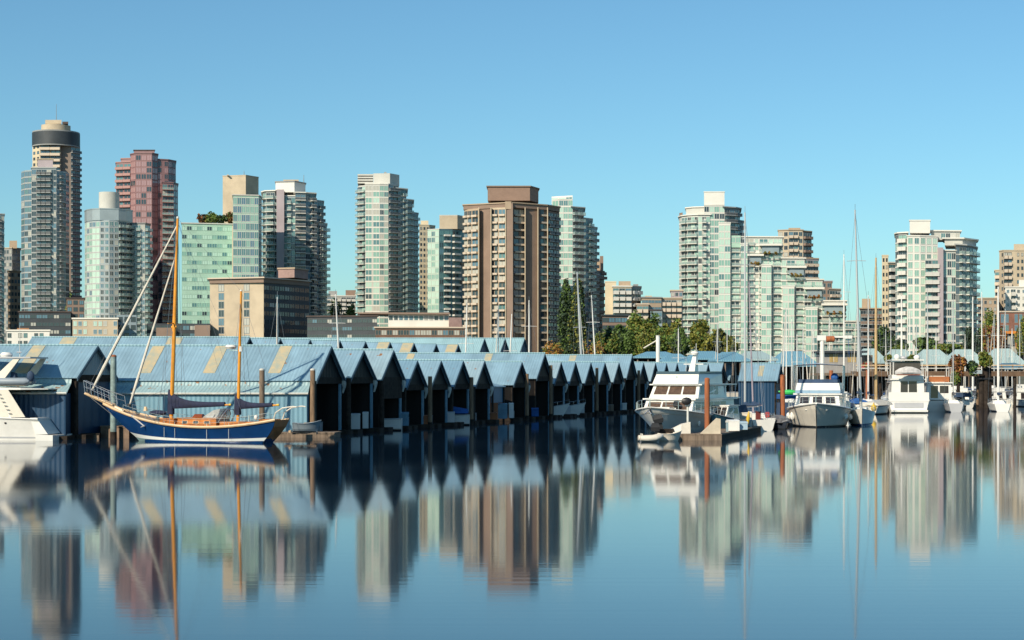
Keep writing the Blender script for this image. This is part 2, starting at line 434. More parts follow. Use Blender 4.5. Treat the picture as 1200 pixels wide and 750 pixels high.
b = Building('hotel_tower', 'tallest tower on the left, tan concrete with a dark round restaurant ring near its top', 880, 'tower', CT, wall=mat('hotel_concrete',(0.33,0.27,0.21),.85,vary=.08,scale=.15), D=24)
b.block([(38,5),(47,0),(71,0)], 168, wall=conc_cream, cols=['v v','b b'], fpx=6.8, glass=G_DARK, bal=BC, bd=1.6, fr=frame_dark, D=26)
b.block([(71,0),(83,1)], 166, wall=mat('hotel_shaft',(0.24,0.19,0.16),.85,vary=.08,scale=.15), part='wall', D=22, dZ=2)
b.block([(83,3),(94,9)], 171, cols=['b b'], fpx=6.8, glass=G_DARK, bal=(slab_grey,rail_dark), bd=1.2, D=18)
b.cyl(38,93.5,153,168,'restaurant_ring',dark_wall,dZ=-3,n=32)
b.cyl(38.3,93.2,151.5,153,'ring_roof',conc_grey,dZ=-2.9,n=32)
b.cyl(38.3,93.2,168,169.5,'ring_base',conc_grey,dZ=-2.9,n=32)
b.cyl(48,83,145,151.5,'penthouse',conc_beige,dZ=5,n=10); b.pbox(53,72,140.5,145,'rooftop_unit',conc_beige,dZ=8); b.pbox(73,80,142.5,145,'rooftop_unit',dark_brown,dZ=8)
b.mast(66,122,141,dZ=10); b.finish()

b = Building('apartment_tower', 'tall blue-grey tower with dark balconies in front of the restaurant-ring tower', 790, 'tower', CT, wall=blue_grey)
b.block([(25,7),(29,2),(37,0)], 199, wall=steel_panel, cols=['g','g g'], fpx=7, glass=G_BLUE, slab=slab_grey)
b.block([(37,0),(66,0)], 197, cols=['g b c b g'], fpx=7, glass=G_DARK, bal=BG, bd=1.6, slab=slab_grey, roof=slab_grey)
b.block([(66,0),(77,4),(81,11)], 200, cols=['g b g','g'], fpx=7, glass=G_BLUE, bal=BG, slab=slab_grey)
b.block([(44,2),(62,2)], 187, bot=196.7, wall=mauve_wall, part='penthouse', D=10, dZ=1, roof=conc_beige); b.finish()

b = Building('apartment_tower', 'rose-brown granite tower with stepped top behind the bow of the blue ketch', 860, 'tower', CT, wall=pink_wall)
b.block([(153,4),(159,0),(178,0),(185,4)], 180, cols=['g','g g g','g'], fpx=7.4, glass=G_PINK, fr=frame_pink, roof=pink_wall)
b.block([(157,2),(181,2)], 176.5, bot=180.3, part='penthouse', D=8, roof=dark_brown)
b.block([(136,5),(154,2)], 190, cols=['b b'], fpx=7.4, glass=G_DARK, bal=(slab_pink, slab_pink), fr=frame_pink, roof=slab_pink, dZ=5)
b.block([(142,6),(154,5)], 186, bot=189.7, part='penthouse', D=9, dZ=8, roof=slab_pink)
b.block([(185,4),(197,6),(206,12)], 187, cols=['g s .6 g'.replace('s .6','s0.6'),'g g'], fpx=7.4, glass=G_PINK, fr=frame_pink, roof=pink_wall)
b.block([(190,4),(203,6),(208.5,12)], 214, cols=['b b','g'], fpx=7.4, glass=G_DARK, bal=(slab_pink,rail_glass), fr=frame_pink, roof=pink_wall, dZ=-4, D=14); b.finish()

b = Building('apartment_tower', 'rounded glass tower with a grey drum on its roof, left of the ketch mast', 770, 'tower', CT, wall=steel_panel)
b.block([(99.5,12),(102,6),(108,2),(117,0)], 258, cols=['g','g g','g g'], fpx=7.3, glass=[(g_mint2,5),(g_mint,3),(g_blue,1)], fr=frame_white, slab=slab_grey)
b.block([(117,0),(128,0),(139,2)], 258, cols=['w w','w w'], fpx=7.3, glass=G_BLUE, fr=frame_white, slab=slab_grey, wh=.75)
b.block([(139,2),(148,5),(155,10)], 258, cols=['b b','b'], fpx=7.3, glass=G_BLUE, bal=BGG, slab=slab_grey)
b.block([(99,12),(101.5,6),(108,1.5),(117,-.5),(139,1.5),(148,4.5),(155.5,10)], 245, bot=257.9, part='crown_band', wall=steel_panel, roof=steel_panel, ro=.15, D=14)
b.cyl(116,140,224.5,245,'roof_drum',conc_pale,dZ=6)
b.block([(155,10),(170,10),(176,16)], 262, cols=['g b g','b'], fpx=7.3, glass=G_BLUE, bal=BGG, fr=frame_white, slab=slab_grey, wall=conc_grey, roof=conc_grey, D=12); b.finish()

b = Building('office_building', 'mint-green glass office block with roof garden and a taller blue-green wing', 690, 'office block', CT, wall=mint_wall)
b.block([(213,0),(272,5)], 262, cols=['r '*10], fpx=10, glass=[(g_teal,4),(g_dark,2),(g_mint,4),(g_mint2,5)], fr=mint_wall, wh=.5, roof=conc_pale)
b.block([(273,0),(303,2),(306.5,10)], 229, wall=mint_wall, cols=['g '*6,'g g'], fpx=10, glass=[(g_teal,4),(g_mint,5),(g_blue,3)], fr=frame_white, roof=conc_pale, dZ=-3, D=22)
b.finish()
b = Building('concrete_tower', 'windowless beige concrete block rising behind the mint-green office', 780, 'tower', CT, wall=conc_beige)
b.block([(261,3),(288,0),(303,8)], 206, roof=conc_beige, ro=0.1, cols=None, D=20)
b.pbox(266,268,204.5,205.6,'rooftop_unit',conc_beige); b.mast(286,200,206); b.finish()

b = Building('apartment_tower', 'pale balconied tower with a white roof block, right of the mint-green office', 735, 'tower', CT, wall=conc_grey)
b.block([(308,5),(312,1),(322,0),(325,2)], 224, cols=['b','b b','b'], fpx=7.7, glass=[(g_dark,3),(g_teal,3),(g_mint,2)], bal=BW, bd=1.8, slab=slab_white, roof=slab_white, ro=.8, wall=conc_pale)
b.block([(324,0),(333,0)], 222, wall=mauve_wall, dZ=-1)
b.block([(332,0),(346,0)], 230, cols=['g b g'], fpx=7.7, glass=G_MIX, bal=BW, slab=slab_white, wall=steel_panel, roof=slab_white, dZ=1)
b.block([(346,0),(358,1),(369,4)], 226, cols=['b b','g b'], fpx=7.7, glass=G_BLUE, bal=(slab_white,rail_dark), bd=1.7, slab=slab_grey, roof=slab_white, ro=.8, wall=blue_grey)
b.block([(368,3),(379,8)], 235, cols=['g b'], fpx=7.7, glass=G_BLUE, bal=BG, slab=slab_grey, roof=slab_grey, wall=blue_grey)
b.block([(374,6),(383,13)], 261, cols=['b b'], fpx=7.7, glass=G_BLUE, bal=BW, bd=1.8, slab=slab_white, roof=slab_white, wall=blue_grey, D=12)
b.block([(323,4),(345,2),(358,10)], 213, bot=225, wall=white_wall, part='penthouse', D=10, dZ=2, roof=conc_grey)
b.pbox(332,350,210.5,212.3,'rooftop_unit',conc_beige,dZ=6); b.mast(356,205,214,dZ=8); b.finish()

b = Building('office_building', 'flat-roofed beige building with a dark glazed right side, behind the mizzen mast', 560, 'office block', CT, wall=conc_beige, D=14)
b.block([(246,6),(309,0),(362,22)], 331, cols=['s2 w2 s4.6 w2 s3.4', None], fpx=10, glass=[(g_blue,3),(g_dark,2),(g_curt,3)], fr=frame_grey, wh=.85)
b.block([(309.5,-.2),(362.5,21.5)], 331.5, wall=dark_wall, cols=['r r r r r r r r r'], fpx=10, glass=[(g_dark,10),(g_curt,1),(g_teal,1)], fr=frame_dark, wh=.55, D=13)  # shade of the right side painted in as a near-black wall
b.block([(245.5,5.5),(309,-1),(363,21.5)], 326, bot=331, wall=brown_wall, part='cornice', roof=slab_cream, ro=.7, D=15)
b.block([(326,6),(345,4),(361,14)], 315, bot=325.2, wall=mat('rose_render',(0.30,0.20,0.18),.8), part='penthouse', dZ=6, D=8, roof=tan_wall)
b.finish()

b = Building('low_building', 'long low dark building with brown strip windows behind the boat shed roofs', 545, 'building', CT, wall=dark_brown, D=20)
b.block([(440,0),(545,2)], 384.5, wall=mat('rust_brown_wall',(0.16,0.09,0.06),.8), cols=['r '*16], fpx=9, glass=[(g_dark,3),(g_curt,2),(g_blue,1)], fr=brown_wall, wh=.7, roof=slab_cream, ro=.5)
b.block([(360,4),(442,0)], 371, wall=dark_wall, cols=['r '*14], fpx=9, glass=G_DARK, fr=frame_dark, wh=.5, roof=dark_brown, dZ=2)  # shadow over this left part is put into its dark wall colour
b.block([(455,0),(526,2)], 368, bot=384, wall=white_wall, part='upper_storey', cols=['w '*12], fpx=8, glass=G_BLUE, dZ=5, D=10)
b.block([(419,0),(527,2)], 366, bot=368, wall=brown_wall, part='roof_slab', dZ=3, D=16)
b.block([(526,0),(541,1)], 372, bot=384.2, wall=mat('rose_render',(0.3,0.2,0.18)), part='stair_block', dZ=3, D=8)
b.pbox(520,526,364.5,366,'rooftop_unit',steel_panel,dZ=6); b.finish()

b = Building('apartment_building', 'small distant pale apartment block with a brown roof box, left of the glass tower', 950, group=CT, wall=white_wall)
b.block([(383,0),(417,3)], 347, cols=['c c c c c c'], fpx=5, glass=G_CURT, bal=BWW, roof=slab_white)
b.pbox(385,395,341,346.7,'penthouse',conc_grey,dZ=3); b.pbox(405,417,340,346.7,'penthouse',brown_wall,dZ=3); b.finish()

b = Building('apartment_tower', 'tall glass tower with louvred white roof block standing alone left of centre', 830, 'tower', CT, wall=conc_grey)
b.block([(419,6),(421,2),(428,0)], 217, cols=['b','b b'], fpx=7.05, glass=G_MIX, bal=BW, slab=slab_white, wall=conc_pale)
b.block([(428,0),(445,0),(455,1)], 216, cols=['g s0.1 g','g g'], fpx=7.05, glass=[(g_mint,5),(g_mint2,2),(g_teal,3),(g_dark,1),(g_curt,2)], fr=frame_white, slab=slab_white, wall=conc_pale, roof=slab_white, ro=.2)
b.block([(455,1),(467,6)], 215, cols=['b b'], fpx=7.05, glass=G_BLUE, bal=BG, bd=1.5, slab=slab_grey, wall=blue_grey)
b.block([(466,5),(476,9)], 221, cols=['g b'], fpx=7.05, glass=G_BLUE, bal=BGG, slab=slab_white, wall=blue_grey, roof=slab_white, ro=.9)
b.block([(475,8),(483,12)], 234, cols=['b'], fpx=7.05, glass=G_BLUE, bal=BGG, slab=slab_grey, wall=blue_grey, roof=slab_white, ro=1.0)
b.block([(481,11),(490,17)], 249, cols=['b b'], fpx=7.05, glass=G_BLUE, bal=BGG, slab=slab_grey, wall=blue_grey, roof=slab_grey, ro=.3, D=10)
b.block([(437.5,3),(457,2),(468,9)], 203, bot=215.5, wall=conc_pale, part='penthouse', D=12, dZ=1)
for k in range(4): b.pbox(419,437.3,204+k*3.0,205.8+k*3.0,'louvre',conc_pale,dZ=4.5,D=12)
b.block([(420,6),(437.3,6)], 204.5, bot=215.8, wall=dark_wall, part='plant_room', D=10, dZ=1)
b.pbox(450,453,201.5,203,'rooftop_unit',conc_grey,dZ=6); b.finish()

b = Building('apartment_tower', 'slim cream tower with small dark windows between two glass towers', 805, 'tower', CT, wall=conc_cream)
b.block([(491.5,0),(503,2),(510,6)], 264, cols=['v v v','v'], fpx=6.3, glass=G_DARK, fr=frame_dark, roof=conc_cream, ro=.1)
b.pbox(493,502,258.5,264,'penthouse',conc_cream,dZ=3); b.finish()
b = Building('apartment_tower', 'teal glass tower with a pale roof block tucked beside the brown tower', 762, 'tower', CT, wall=mat('teal_panel',(0.07,0.14,0.17),.4,vary=.05))
b.block([(501,3),(514.5,0)], 269, wall=mint_wall, cols=['g g g'], fpx=7.2, glass=G_MINT, fr=frame_white, roof=conc_pale, ro=.1)
b.block([(514.5,0),(530,3),(546,10)], 268, cols=['g1.3 b1.6 g.8','b g'], fr=g_teal, fpx=7.2, glass=[(g_teal,5),(g_blue,4),(g_dark,3)], bal=BWW, bd=1.4, bh=.45)
b.block([(515,2),(536,2),(545,8)], 253, bot=268.2, wall=conc_beige, part='penthouse', D=10, dZ=1, roof=conc_pale, ro=.05); b.finish()

b = Building('apartment_tower', 'brown concrete tower with overhanging roof block in the middle of the skyline', 675, 'tower', CT, wall=brown_wall, D=24)
b.block([(544,8),(553,5),(561,2.5)], 244, cols=['c c','c'], fpx=8.6, glass=G_CURT, bal=BC, bd=1.1, bh=.5, bdark=.12, fr=tan_wall, wall=tan_wall)
b.block([(561,2.5),(575,0)], 243, dZ=2.5)
b.block([(575,1),(593,-1)], 243, cols=['c c'], fpx=8.6, glass=G_CURT, bal=BC, bd=1.0, bh=.4, bdark=.12, fr=tan_wall, wall=conc_beige, dZ=-.5)
b.block([(593,-1),(601,-1.6)], 238, dZ=-1.5)
b.block([(601,0),(615,3)], 243, cols=['c2'], fpx=8.6, glass=[(g_curt,4),(g_blue,3),(g_dark,1)], bal=BC, bd=1.0, bh=.35, bdark=.1, fr=frame_dark, dZ=.5)
b.block([(615,2.5),(631,6)], 243)
b.block([(631,6),(642,9)], 243, cols=['s0.3 c2'], fpx=8.6, glass=G_DARK, bal=BC, bd=.8, bh=.35, fr=frame_dark)
b.block([(642,9),(655.5,17)], 247, cols=['c c'], fpx=8.6, glass=G_DARK, bal=BG, bd=1.0, fr=frame_dark)
for fx,fz in ((561,2.2),(575.3,-.9),(592.5,-2.4),(600.8,-2.4),(615.3,1.2),(630.3,4.6),(641.6,8.0)):
    b.block([(fx-.55,fz),(fx+.55,fz)], 243, wall=conc_beige, part='pier_fin', D=1.6, dZ=-.5)
b.block([(543,7.5),(600,-2),(641,8),(656,16)], 238, bot=243, wall=brown_wall, part='cornice', roof=tan_wall, ro=.4, D=20)
b.block([(571.5,0),(621,0),(631,9)], 219, bot=235, wall=mat('brown_fascia',(0.25,0.165,0.125),.8,vary=.05), part='roof_block', D=16, dZ=3, roof=brown_wall, ro=.5)
b.block([(575,1),(619,1),(628,9)], 235, bot=238, wall=dark_brown, part='plant_room', D=14, dZ=5)
b.pbox(592,599,236,245,'stair_head',tan_wall,dZ=-3,D=4); b.finish()

b = Building('apartment_tower', 'glass tower with white left corner rising just right of the brown tower', 750, 'tower', CT, wall=blue_grey)
b.block([(647,4),(655,0),(671,0)], 233, cols=['g','g g g'], fpx=7.7, glass=[(g_mint,5),(g_mint2,3),(g_teal,2)], fr=frame_white, slab=slab_white, wall=conc_pale)
b.block([(646.5,5),(671,0)], 229, bot=238, wall=white_wall, part='penthouse', D=9, dZ=0.5, cols=['g g g'], fpx=7, glass=G_MINT, fr=frame_white)
b.block([(671,0),(684,4)], 243, cols=['b b'], fpx=7.7, glass=G_BLUE, bal=BGG, bd=1.5, slab=slab_grey, roof=slab_grey, ro=.8)
b.block([(684,4),(694,9)], 256, cols=['g b'], fpx=7.7, glass=G_BLUE, bal=BGG, slab=slab_grey, roof=slab_grey)
b.block([(692,8),(699.5,14)], 266, cols=['b'], fpx=7.7, glass=G_BLUE, bal=BG, slab=slab_grey, roof=slab_grey, D=10); b.finish()

b = Building('apartment_building', 'narrow dark brown stepped block right beside the central glass tower', 800, group=CT, wall=brown_wall)
b.block([(699,0),(708,4)], 318, cols=['b'], fpx=8, glass=G_DARK, bal=(brown_wall,brown_wall), bd=2.0, roof=brown_wall)
b.pbox(703,707,300,318,'chimney',brown_wall,dZ=4,D=4); b.pbox(699,704,305,318,'penthouse',tan_wall,dZ=5); b.pbox(705,711,319,322,'ledge',brown_wall,dZ=2,D=6); b.finish()
b = Building('apartment_building', 'small cream block with a dark grey right wing above the trees', 655, group=CT, wall=conc_cream)
b.block([(709,0),(722,0)], 331, roof=conc_cream, ro=.1, D=14)
b.block([(718,0),(740,1)], 336, cols=['c c c'], fpx=7.3, glass=G_DARK, bal=BWW, bd=1.3, dZ=-2, roof=slab_white)
b.block([(740,0),(751,4)], 336, cols=['c c'], fpx=7.3, glass=G_DARK, bal=(slab_grey,slab_grey), bd=1.3, wall=blue_grey, roof=conc_grey)
b.pbox(725,739,329.5,336,'penthouse',tan_wall,dZ=5); b.pbox(742,748,333,336,'rooftop_unit',conc_grey,dZ=4); b.finish()
b = Building('apartment_building', 'low tan terraced building with flat grey roofs above the tree tops', 650, group=CT, wall=tan_wall)
b.block([(752,0),(775,2)], 349, cols=['r r r'], fpx=8, glass=G_DARK, wh=.4, roof=conc_grey)
b.block([(746,0),(760,0)], 357, cols=['c c'], fpx=8, glass=G_CURT, bal=BC, dZ=-6, roof=slab_cream)
b.block([(762,0),(776,0)], 364, cols=['r r'], fpx=8, glass=G_DARK, wall=blue_grey, dZ=-8, roof=dark_brown)
b.pbox(756,764,346.5,349,'rooftop_unit',conc_beige,dZ=4); b.finish()
b = Building('apartment_building', 'greyish terraced building peeping out left of the curved white tower', 660, group=CT, wall=mauve_wall)
b.block([(786,0),(800,0)], 341, cols=['w w w'], fpx=7, glass=G_DARK, roof=conc_beige)
b.block([(774,0),(799,0)], 350, cols=['c c c c'], fpx=7, glass=G_CURT, bal=BC, dZ=-6, roof=conc_beige, wall=tan_wall); b.finish()

b = Building('apartment_tower', 'curved white-slabbed tower with a blank roof block, tallest on the right half', 730, 'tower', CT, wall=conc_pale)
b.block([(796,10),(799,6),(806,2.5),(818,0),(832,0)], 252, cols=['s','b b','b b b','g b g'], fpx=8.1, glass=G_MIX, bal=BW, bd=1.5, slab=slab_white, fr=frame_white, roof=slab_white, ro=.6)
b.block([(804,5),(812,1.5),(825,0)], 243, bot=251.5, part='upper_storey', cols=['g','g g'], fpx=8, glass=G_MIX, fr=frame_white, roof=slab_white, ro=.5, D=14, dZ=2)
b.block([(825,0),(849,1)], 240, cols=['g g g g'], fpx=8.1, glass=[(g_mint,5),(g_mint2,3),(g_teal,3),(g_dark,1)], slab=slab_white, fr=frame_white)
b.block([(849,1),(861,4),(867,8)], 243, cols=['b b','b'], fpx=8.1, glass=G_BLUE, bal=BG, slab=slab_grey, wall=conc_grey, roof=slab_grey, ro=.8)
b.block([(860,6),(871,13)], 258, cols=['g b'], fpx=8.1, glass=G_BLUE, bal=BG, slab=slab_grey, wall=blue_grey, roof=slab_grey, D=10)
b.block([(825,1),(849,1)], 225.5, bot=240, wall=white_wall, part='penthouse', D=12, dZ=0.5, roof=white_wall, ro=.15)
b.block([(796,8.5),(800,6)], 249, bot=251.9, wall=brown_wall, part='penthouse', D=6); b.finish()

b = Building('apartment_building', 'tan brick building with stepped top standing behind the green-glass terraces', 790, group=CT, wall=conc_beige)
b.block([(912,2),(924,0),(941,0)], 270, cols=['w w','c c w'], fpx=8, glass=G_DARK, bal=BC, roof=tan_wall)
b.block([(941,0),(951,4)], 271, cols=['c c'], fpx=8, glass=G_DARK, bal=(dark_brown,brown_wall), wall=brown_wall, roof=tan_wall)
b.block([(940,0),(959,3)], 303, cols=['c c c'], fpx=8, glass=G_DARK, bal=BC, dZ=-4, roof=tan_wall, wall=mauve_wall)
b.pbox(924,938,267,270,'penthouse',tan_wall,dZ=5); b.finish()
b = Building('apartment_building', 'small brown block stepping down at the right end behind the green-glass terraces', 780, group=CT, wall=brown_wall)
b.block([(962,0),(975,0)], 330, cols=['w w'], fpx=8, glass=G_DARK, roof=mauve_wall)
b.block([(972,0),(985,3)], 339, cols=['c c'], fpx=8, glass=G_DARK, bal=BC, dZ=-3, roof=slab_cream, wall=tan_wall); b.finish()

b = Building('terraced_apartments', 'white and mint-green glass apartment building stepping down in terraces to the right', 670, 'building', CT, wall=white_wall, D=26)
GM = [(g_mint,5),(g_teal,2),(g_dark,1),(g_mint2,6),(g_curt,2)]
def terrace(p0, p1, top):
    b.block([(p0,0),(p1,0)], top, bot=top+8.5, wall=blue_grey, part='terrace_shade_band', cols=['r r r'], fpx=8, glass=[(g_dark,2),(g_teal,2)], fr=frame_dark, dZ=-1.0, D=3, roof=slab_white, ro=1.0, rt=.8)  # dark band set proud, coloured to read as a shaded recess
    q = MB(); 
    for k in range(3):
        xx = PX(p0+(p1-p0)*(.2+.3*k),666); crown = crown_mesh(.9,.6,.7,60,.5,[leaf_g0],0,4,int(p0)+k); q.add([(v[0]+xx,v[1]+667.2,v[2]+PZ(top+8.5,667)) for v in crown.v],crown.f)
    b.part(q,'planter_foliage',leaf_g0)
leaf_g0 = mat('terrace_leaves', (0.14,0.15,0.03), 0.7, scale=.5, vary=.3, vcol=(0.30,0.09,0.02))
def bay(p0, p1, top, dz=-1.6):
    b.block([(p0,0),(p1,0)], top, wall=white_wall, part='glazed_bay', cols=['g g'], fpx=8.15, glass=G_MINT, fr=frame_white, dZ=dz, D=6, slab=None, roof=white_wall, ro=.15)
b.block([(856,0),(917,1)], 278, cols=['b2 g b2 w b2 g b2'], fpx=8.15, glass=GM, bal=BW, bd=.9, bdark=.15, so=.35, slab_th=.5, slab=slab_white, fr=frame_white, roof=slab_white, ro=.6)
b.block([(916,0),(943,1)], 303, cols=['g b2 b2'], fpx=8.15, glass=GM, bal=BW, bd=.9, bdark=.15, so=.35, slab_th=.5, slab=slab_white, fr=frame_white, roof=slab_white, ro=.6)
b.block([(942,0),(964,1)], 328, cols=['b2 g b2'], fpx=8.15, glass=GM, bal=BW, bd=.9, bdark=.15, so=.35, slab_th=.5, slab=slab_white, fr=frame_white, roof=slab_white, ro=.6)
b.block([(963,0),(991,1)], 353, cols=['b2 g b2 b2'], fpx=8.15, glass=GM, bal=BW, bd=.9, bdark=.15, so=.35, slab_th=.5, slab=slab_white, fr=frame_white, roof=slab_white, ro=.6)
b.block([(990,0),(1011,1)], 377, cols=['b2 g b2'], fpx=8.15, glass=GM, bal=BW, bd=.9, bdark=.15, so=.35, slab_th=.5, slab=slab_white, fr=frame_white, roof=slab_white, ro=.6)
bay(842,856,262,-1.8); bay(868,876,286); bay(892,904,311); bay(917,931,336); bay(944,958,361)
terrace(893,913,288); terrace(925,942,314); terrace(946,963,339); terrace(966,990,358); terrace(879,892,300)
b.block([(850,1),(868,1)], 276, bot=290, wall=mint_wall, part='upper_storey', cols=['g g g'], fpx=8, glass=G_MINT, dZ=-2, fr=frame_white, D=8)
b.finish()

b = Building('apartment_building', 'dark low brown building seen between the tall masts left of the cream tower', 640, group=CT, wall=dark_brown)
b.block([(1008,0),(1036,2)], 362, cols=['c c c c'], fpx=8.5, glass=G_DARK, bal=(slab_grey,brown_wall), roof=tan_wall)
b.block([(1010,0),(1020,0)], 350, bot=362, wall=tan_wall, part='penthouse', dZ=4, D=8); b.finish()
b = Building('apartment_tower', 'cream slab tower with white balconies left of the mint glass tower', 640, 'tower', CT, wall=conc_cream)
b.block([(1033.5,0),(1041,0)], 300, cols=['v v'], fpx=8.6, glass=G_DARK, fr=frame_dark, roof=conc_cream, ro=.1)
b.block([(1041,0),(1054,2)], 308, cols=['c c'], fpx=8.6, glass=G_CURT, bal=BWW, fr=frame_dark, roof=slab_white, ro=.3, wall=conc_beige); b.finish()

b = Building('apartment_tower', 'broad mint-glass tower with white slabs and stepped white roof block right of the masts', 600, 'tower', CT, wall=conc_pale)
b.block([(1049.5,6),(1053,3),(1063,1)], 273, cols=['g','b b'], fpx=9.45, glass=G_MIX, bal=BWW, bd=1.3, slab=slab_white, roof=slab_white, ro=.5, fr=frame_grey, wall=conc_grey)
b.block([(1063,0),(1078,0),(1099,2)], 277, cols=['w w','w w w'], fpx=9.45, glass=[(g_mint2,4),(g_mint,4),(g_teal,2)], fr=frame_white, wall=white_wall, roof=slab_white, ro=.2, wh=.8)
b.block([(1084,0),(1100,0)], 303, cols=['b b'], fpx=9.45, glass=G_MIX, bal=BWW, bd=1.4, slab=slab_white, dZ=-2.5, fr=frame_grey, D=8)
b.block([(1099,0),(1105.5,0)], 290, wall=mauve_wall, dZ=-3.5, D=16)
b.block([(1105,0),(1120,1)], 294, cols=['g g g'], fpx=9.45, glass=[(g_dark,4),(g_teal,3),(g_mint2,3)], slab=slab_white, fr=frame_white, dZ=-1.5, roof=slab_white, ro=.4)
b.block([(1120,0),(1132,3),(1140,8),(1144.5,15)], 287, cols=['g b g','b b','b'], fpx=9.45, glass=G_BLUE, bal=(slab_white,rail_glass), bd=1.3, slab=slab_white, fr=frame_grey, wall=conc_grey, dZ=-1, roof=slab_white, ro=.5, D=14)
b.block([(1107,2),(1128,2),(1144,10)], 280, bot=287.5, wall=conc_pale, part='upper_storey', cols=['g g g','g g'], fpx=7, glass=G_MIX, fr=frame_white, dZ=2, roof=slab_white, ro=.9, D=10)
b.block([(1091,2),(1125,3)], 271, bot=281, wall=conc_pale, part='upper_storey', cols=['g s g g s g'], fpx=8, glass=G_MIX, fr=frame_white, dZ=5, roof=slab_white, ro=.6, D=10)
b.block([(1066,2),(1090,2)], 259, bot=273, wall=white_wall, part='penthouse', dZ=2, D=10, roof=white_wall, ro=.2)
b.finish()

b = Building('apartment_tower', 'beige tower with small dark windows at the right edge of the photo', 700, 'tower', CT, wall=conc_beige)
b.block([(1171,4),(1176,0),(1215,0)], 294, cols=['s v','c c s v v s c c'], fpx=8, glass=G_DARK, bal=BC, bd=1.0, fr=frame_dark, roof=conc_beige, ro=.2)
b.block([(1166,3),(1174,1)], 317, cols=['c'], fpx=8, glass=G_DARK, bal=BC, bd=1.0, dZ=4, roof=conc_beige)
b.pbox(1188,1215,286,294,'penthouse',conc_beige,dZ=4,D=10); b.finish()
b = Building('apartment_building', 'white block with dark square windows in front of the beige tower', 640, group=CT, wall=white_wall)
b.block([(1178,0),(1215,0)], 337, cols=['v c v v c v'], fpx=8, glass=G_DARK, bal=BWW, fr=frame_white, roof=slab_white, ro=.3)
b.pbox(1194,1215,328,337,'penthouse',white_wall,dZ=4); b.finish()
b = Building('apartment_building', 'plain brownish block behind the trees right of the mint glass tower', 690, group=CT, wall=mauve_wall)
b.block([(1146,2),(1152,0),(1169,0)], 350, cols=['c','v v v'], fpx=8, glass=G_DARK, bal=BC, roof=conc_beige, wall=tan_wall); b.finish()
b = Building('townhouse_block', 'low reddish building with teal windows and planted roof at the right edge', 560, group=CT, wall=mat('brick_red',(0.22,0.10,0.07),.85,scale=.5))
b.block([(1172,0),(1215,0)], 366, cols=['w w s w w w s w'], fpx=13, glass=[(g_teal,3),(g_blue,2),(g_dark,1)], fr=frame_grey, wh=.8, roof=slab_cream, ro=.4)
b.finish()
b = Building('orange_frame_house', 'small house with a bright orange square frame between the right-hand trees', 540, group=CT, wall=dark_wall)
b.block([(1177,0),(1192,0)], 391, cols=['g g'], fpx=12, glass=G_DARK)
for a_,c_,t_,q_ in ((1176,1179,390,408),(1190,1193,390,408),(1176,1193,388,391)): b.pbox(a_,c_,t_,q_,'frame',mat('orange_paint',(0.62,0.22,0.03),.6,vary=.05),dZ=-1,D=1)
b.finish()
# low buildings at the left waterfront
b = Building('low_building', 'dark podium at the foot of the tall blue-grey tower', 620, group=CT, wall=dark_wall)
b.block([(22,0),(83,2)], 366, cols=['r '*9], fpx=9, glass=G_DARK, fr=frame_dark, roof=dark_brown, wh=.5)
b.block([(78,0),(99,1)], 350, cols=['w w w'], fpx=8, glass=G_DARK, fr=frame_dark, roof=dark_brown, dZ=10, wall=brown_wall)
b.finish()
b = Building('low_building', 'small white building with big windows low at the far left', 520, group=CT, wall=white_wall)
b.block([(8,0),(58,0)], 388, cols=['w s w w s w w s'], fpx=9, glass=G_BLUE, fr=frame_grey, roof=slab_white, ro=.3); b.pbox(20,34,384.5,388,'penthouse',mat('orange_planks',(0.3,0.14,0.06)),dZ=4); b.finish()
b = Building('low_building', 'pale two-storey building with square windows below the rounded glass tower', 540, group=CT, wall=conc_beige)
b.block([(85,0),(138,0)], 374, cols=['w w w s w w w s w'], fpx=9.5, glass=[(g_mint2,2),(g_blue,3),(g_curt,2)], fr=frame_white, roof=slab_white, ro=.3)
b.block([(137,0),(160,1)], 369, cols=['w w w'], fpx=9.5, glass=G_DARK, fr=frame_dark, wall=blue_grey, dZ=8); b.finish()
b = Building('low_building', 'low brown block between the ketch mast and the beige building', 560, group=CT, wall=dark_brown)
b.block([(172,0),(247,2)], 379, cols=['r '*9], fpx=9, glass=G_DARK, fr=frame_dark, wall=dark_wall)
b.block([(183,0),(205,0)], 384, cols=None, wall=brown_wall, dZ=-6, D=6); b.block([(228,0),(246,0)], 381, wall=brown_wall, dZ=-5, D=5); b.finish()
b = Building('low_building', 'low dark restaurant building half hidden by shrubs beside the central trees', 600, group=CT, wall=brown_wall)
b.block([(706,0),(735,1)], 370, cols=['r '*4], fpx=9, glass=G_DARK, fr=frame_dark, roof=dark_wall, ro=.6); b.finish()

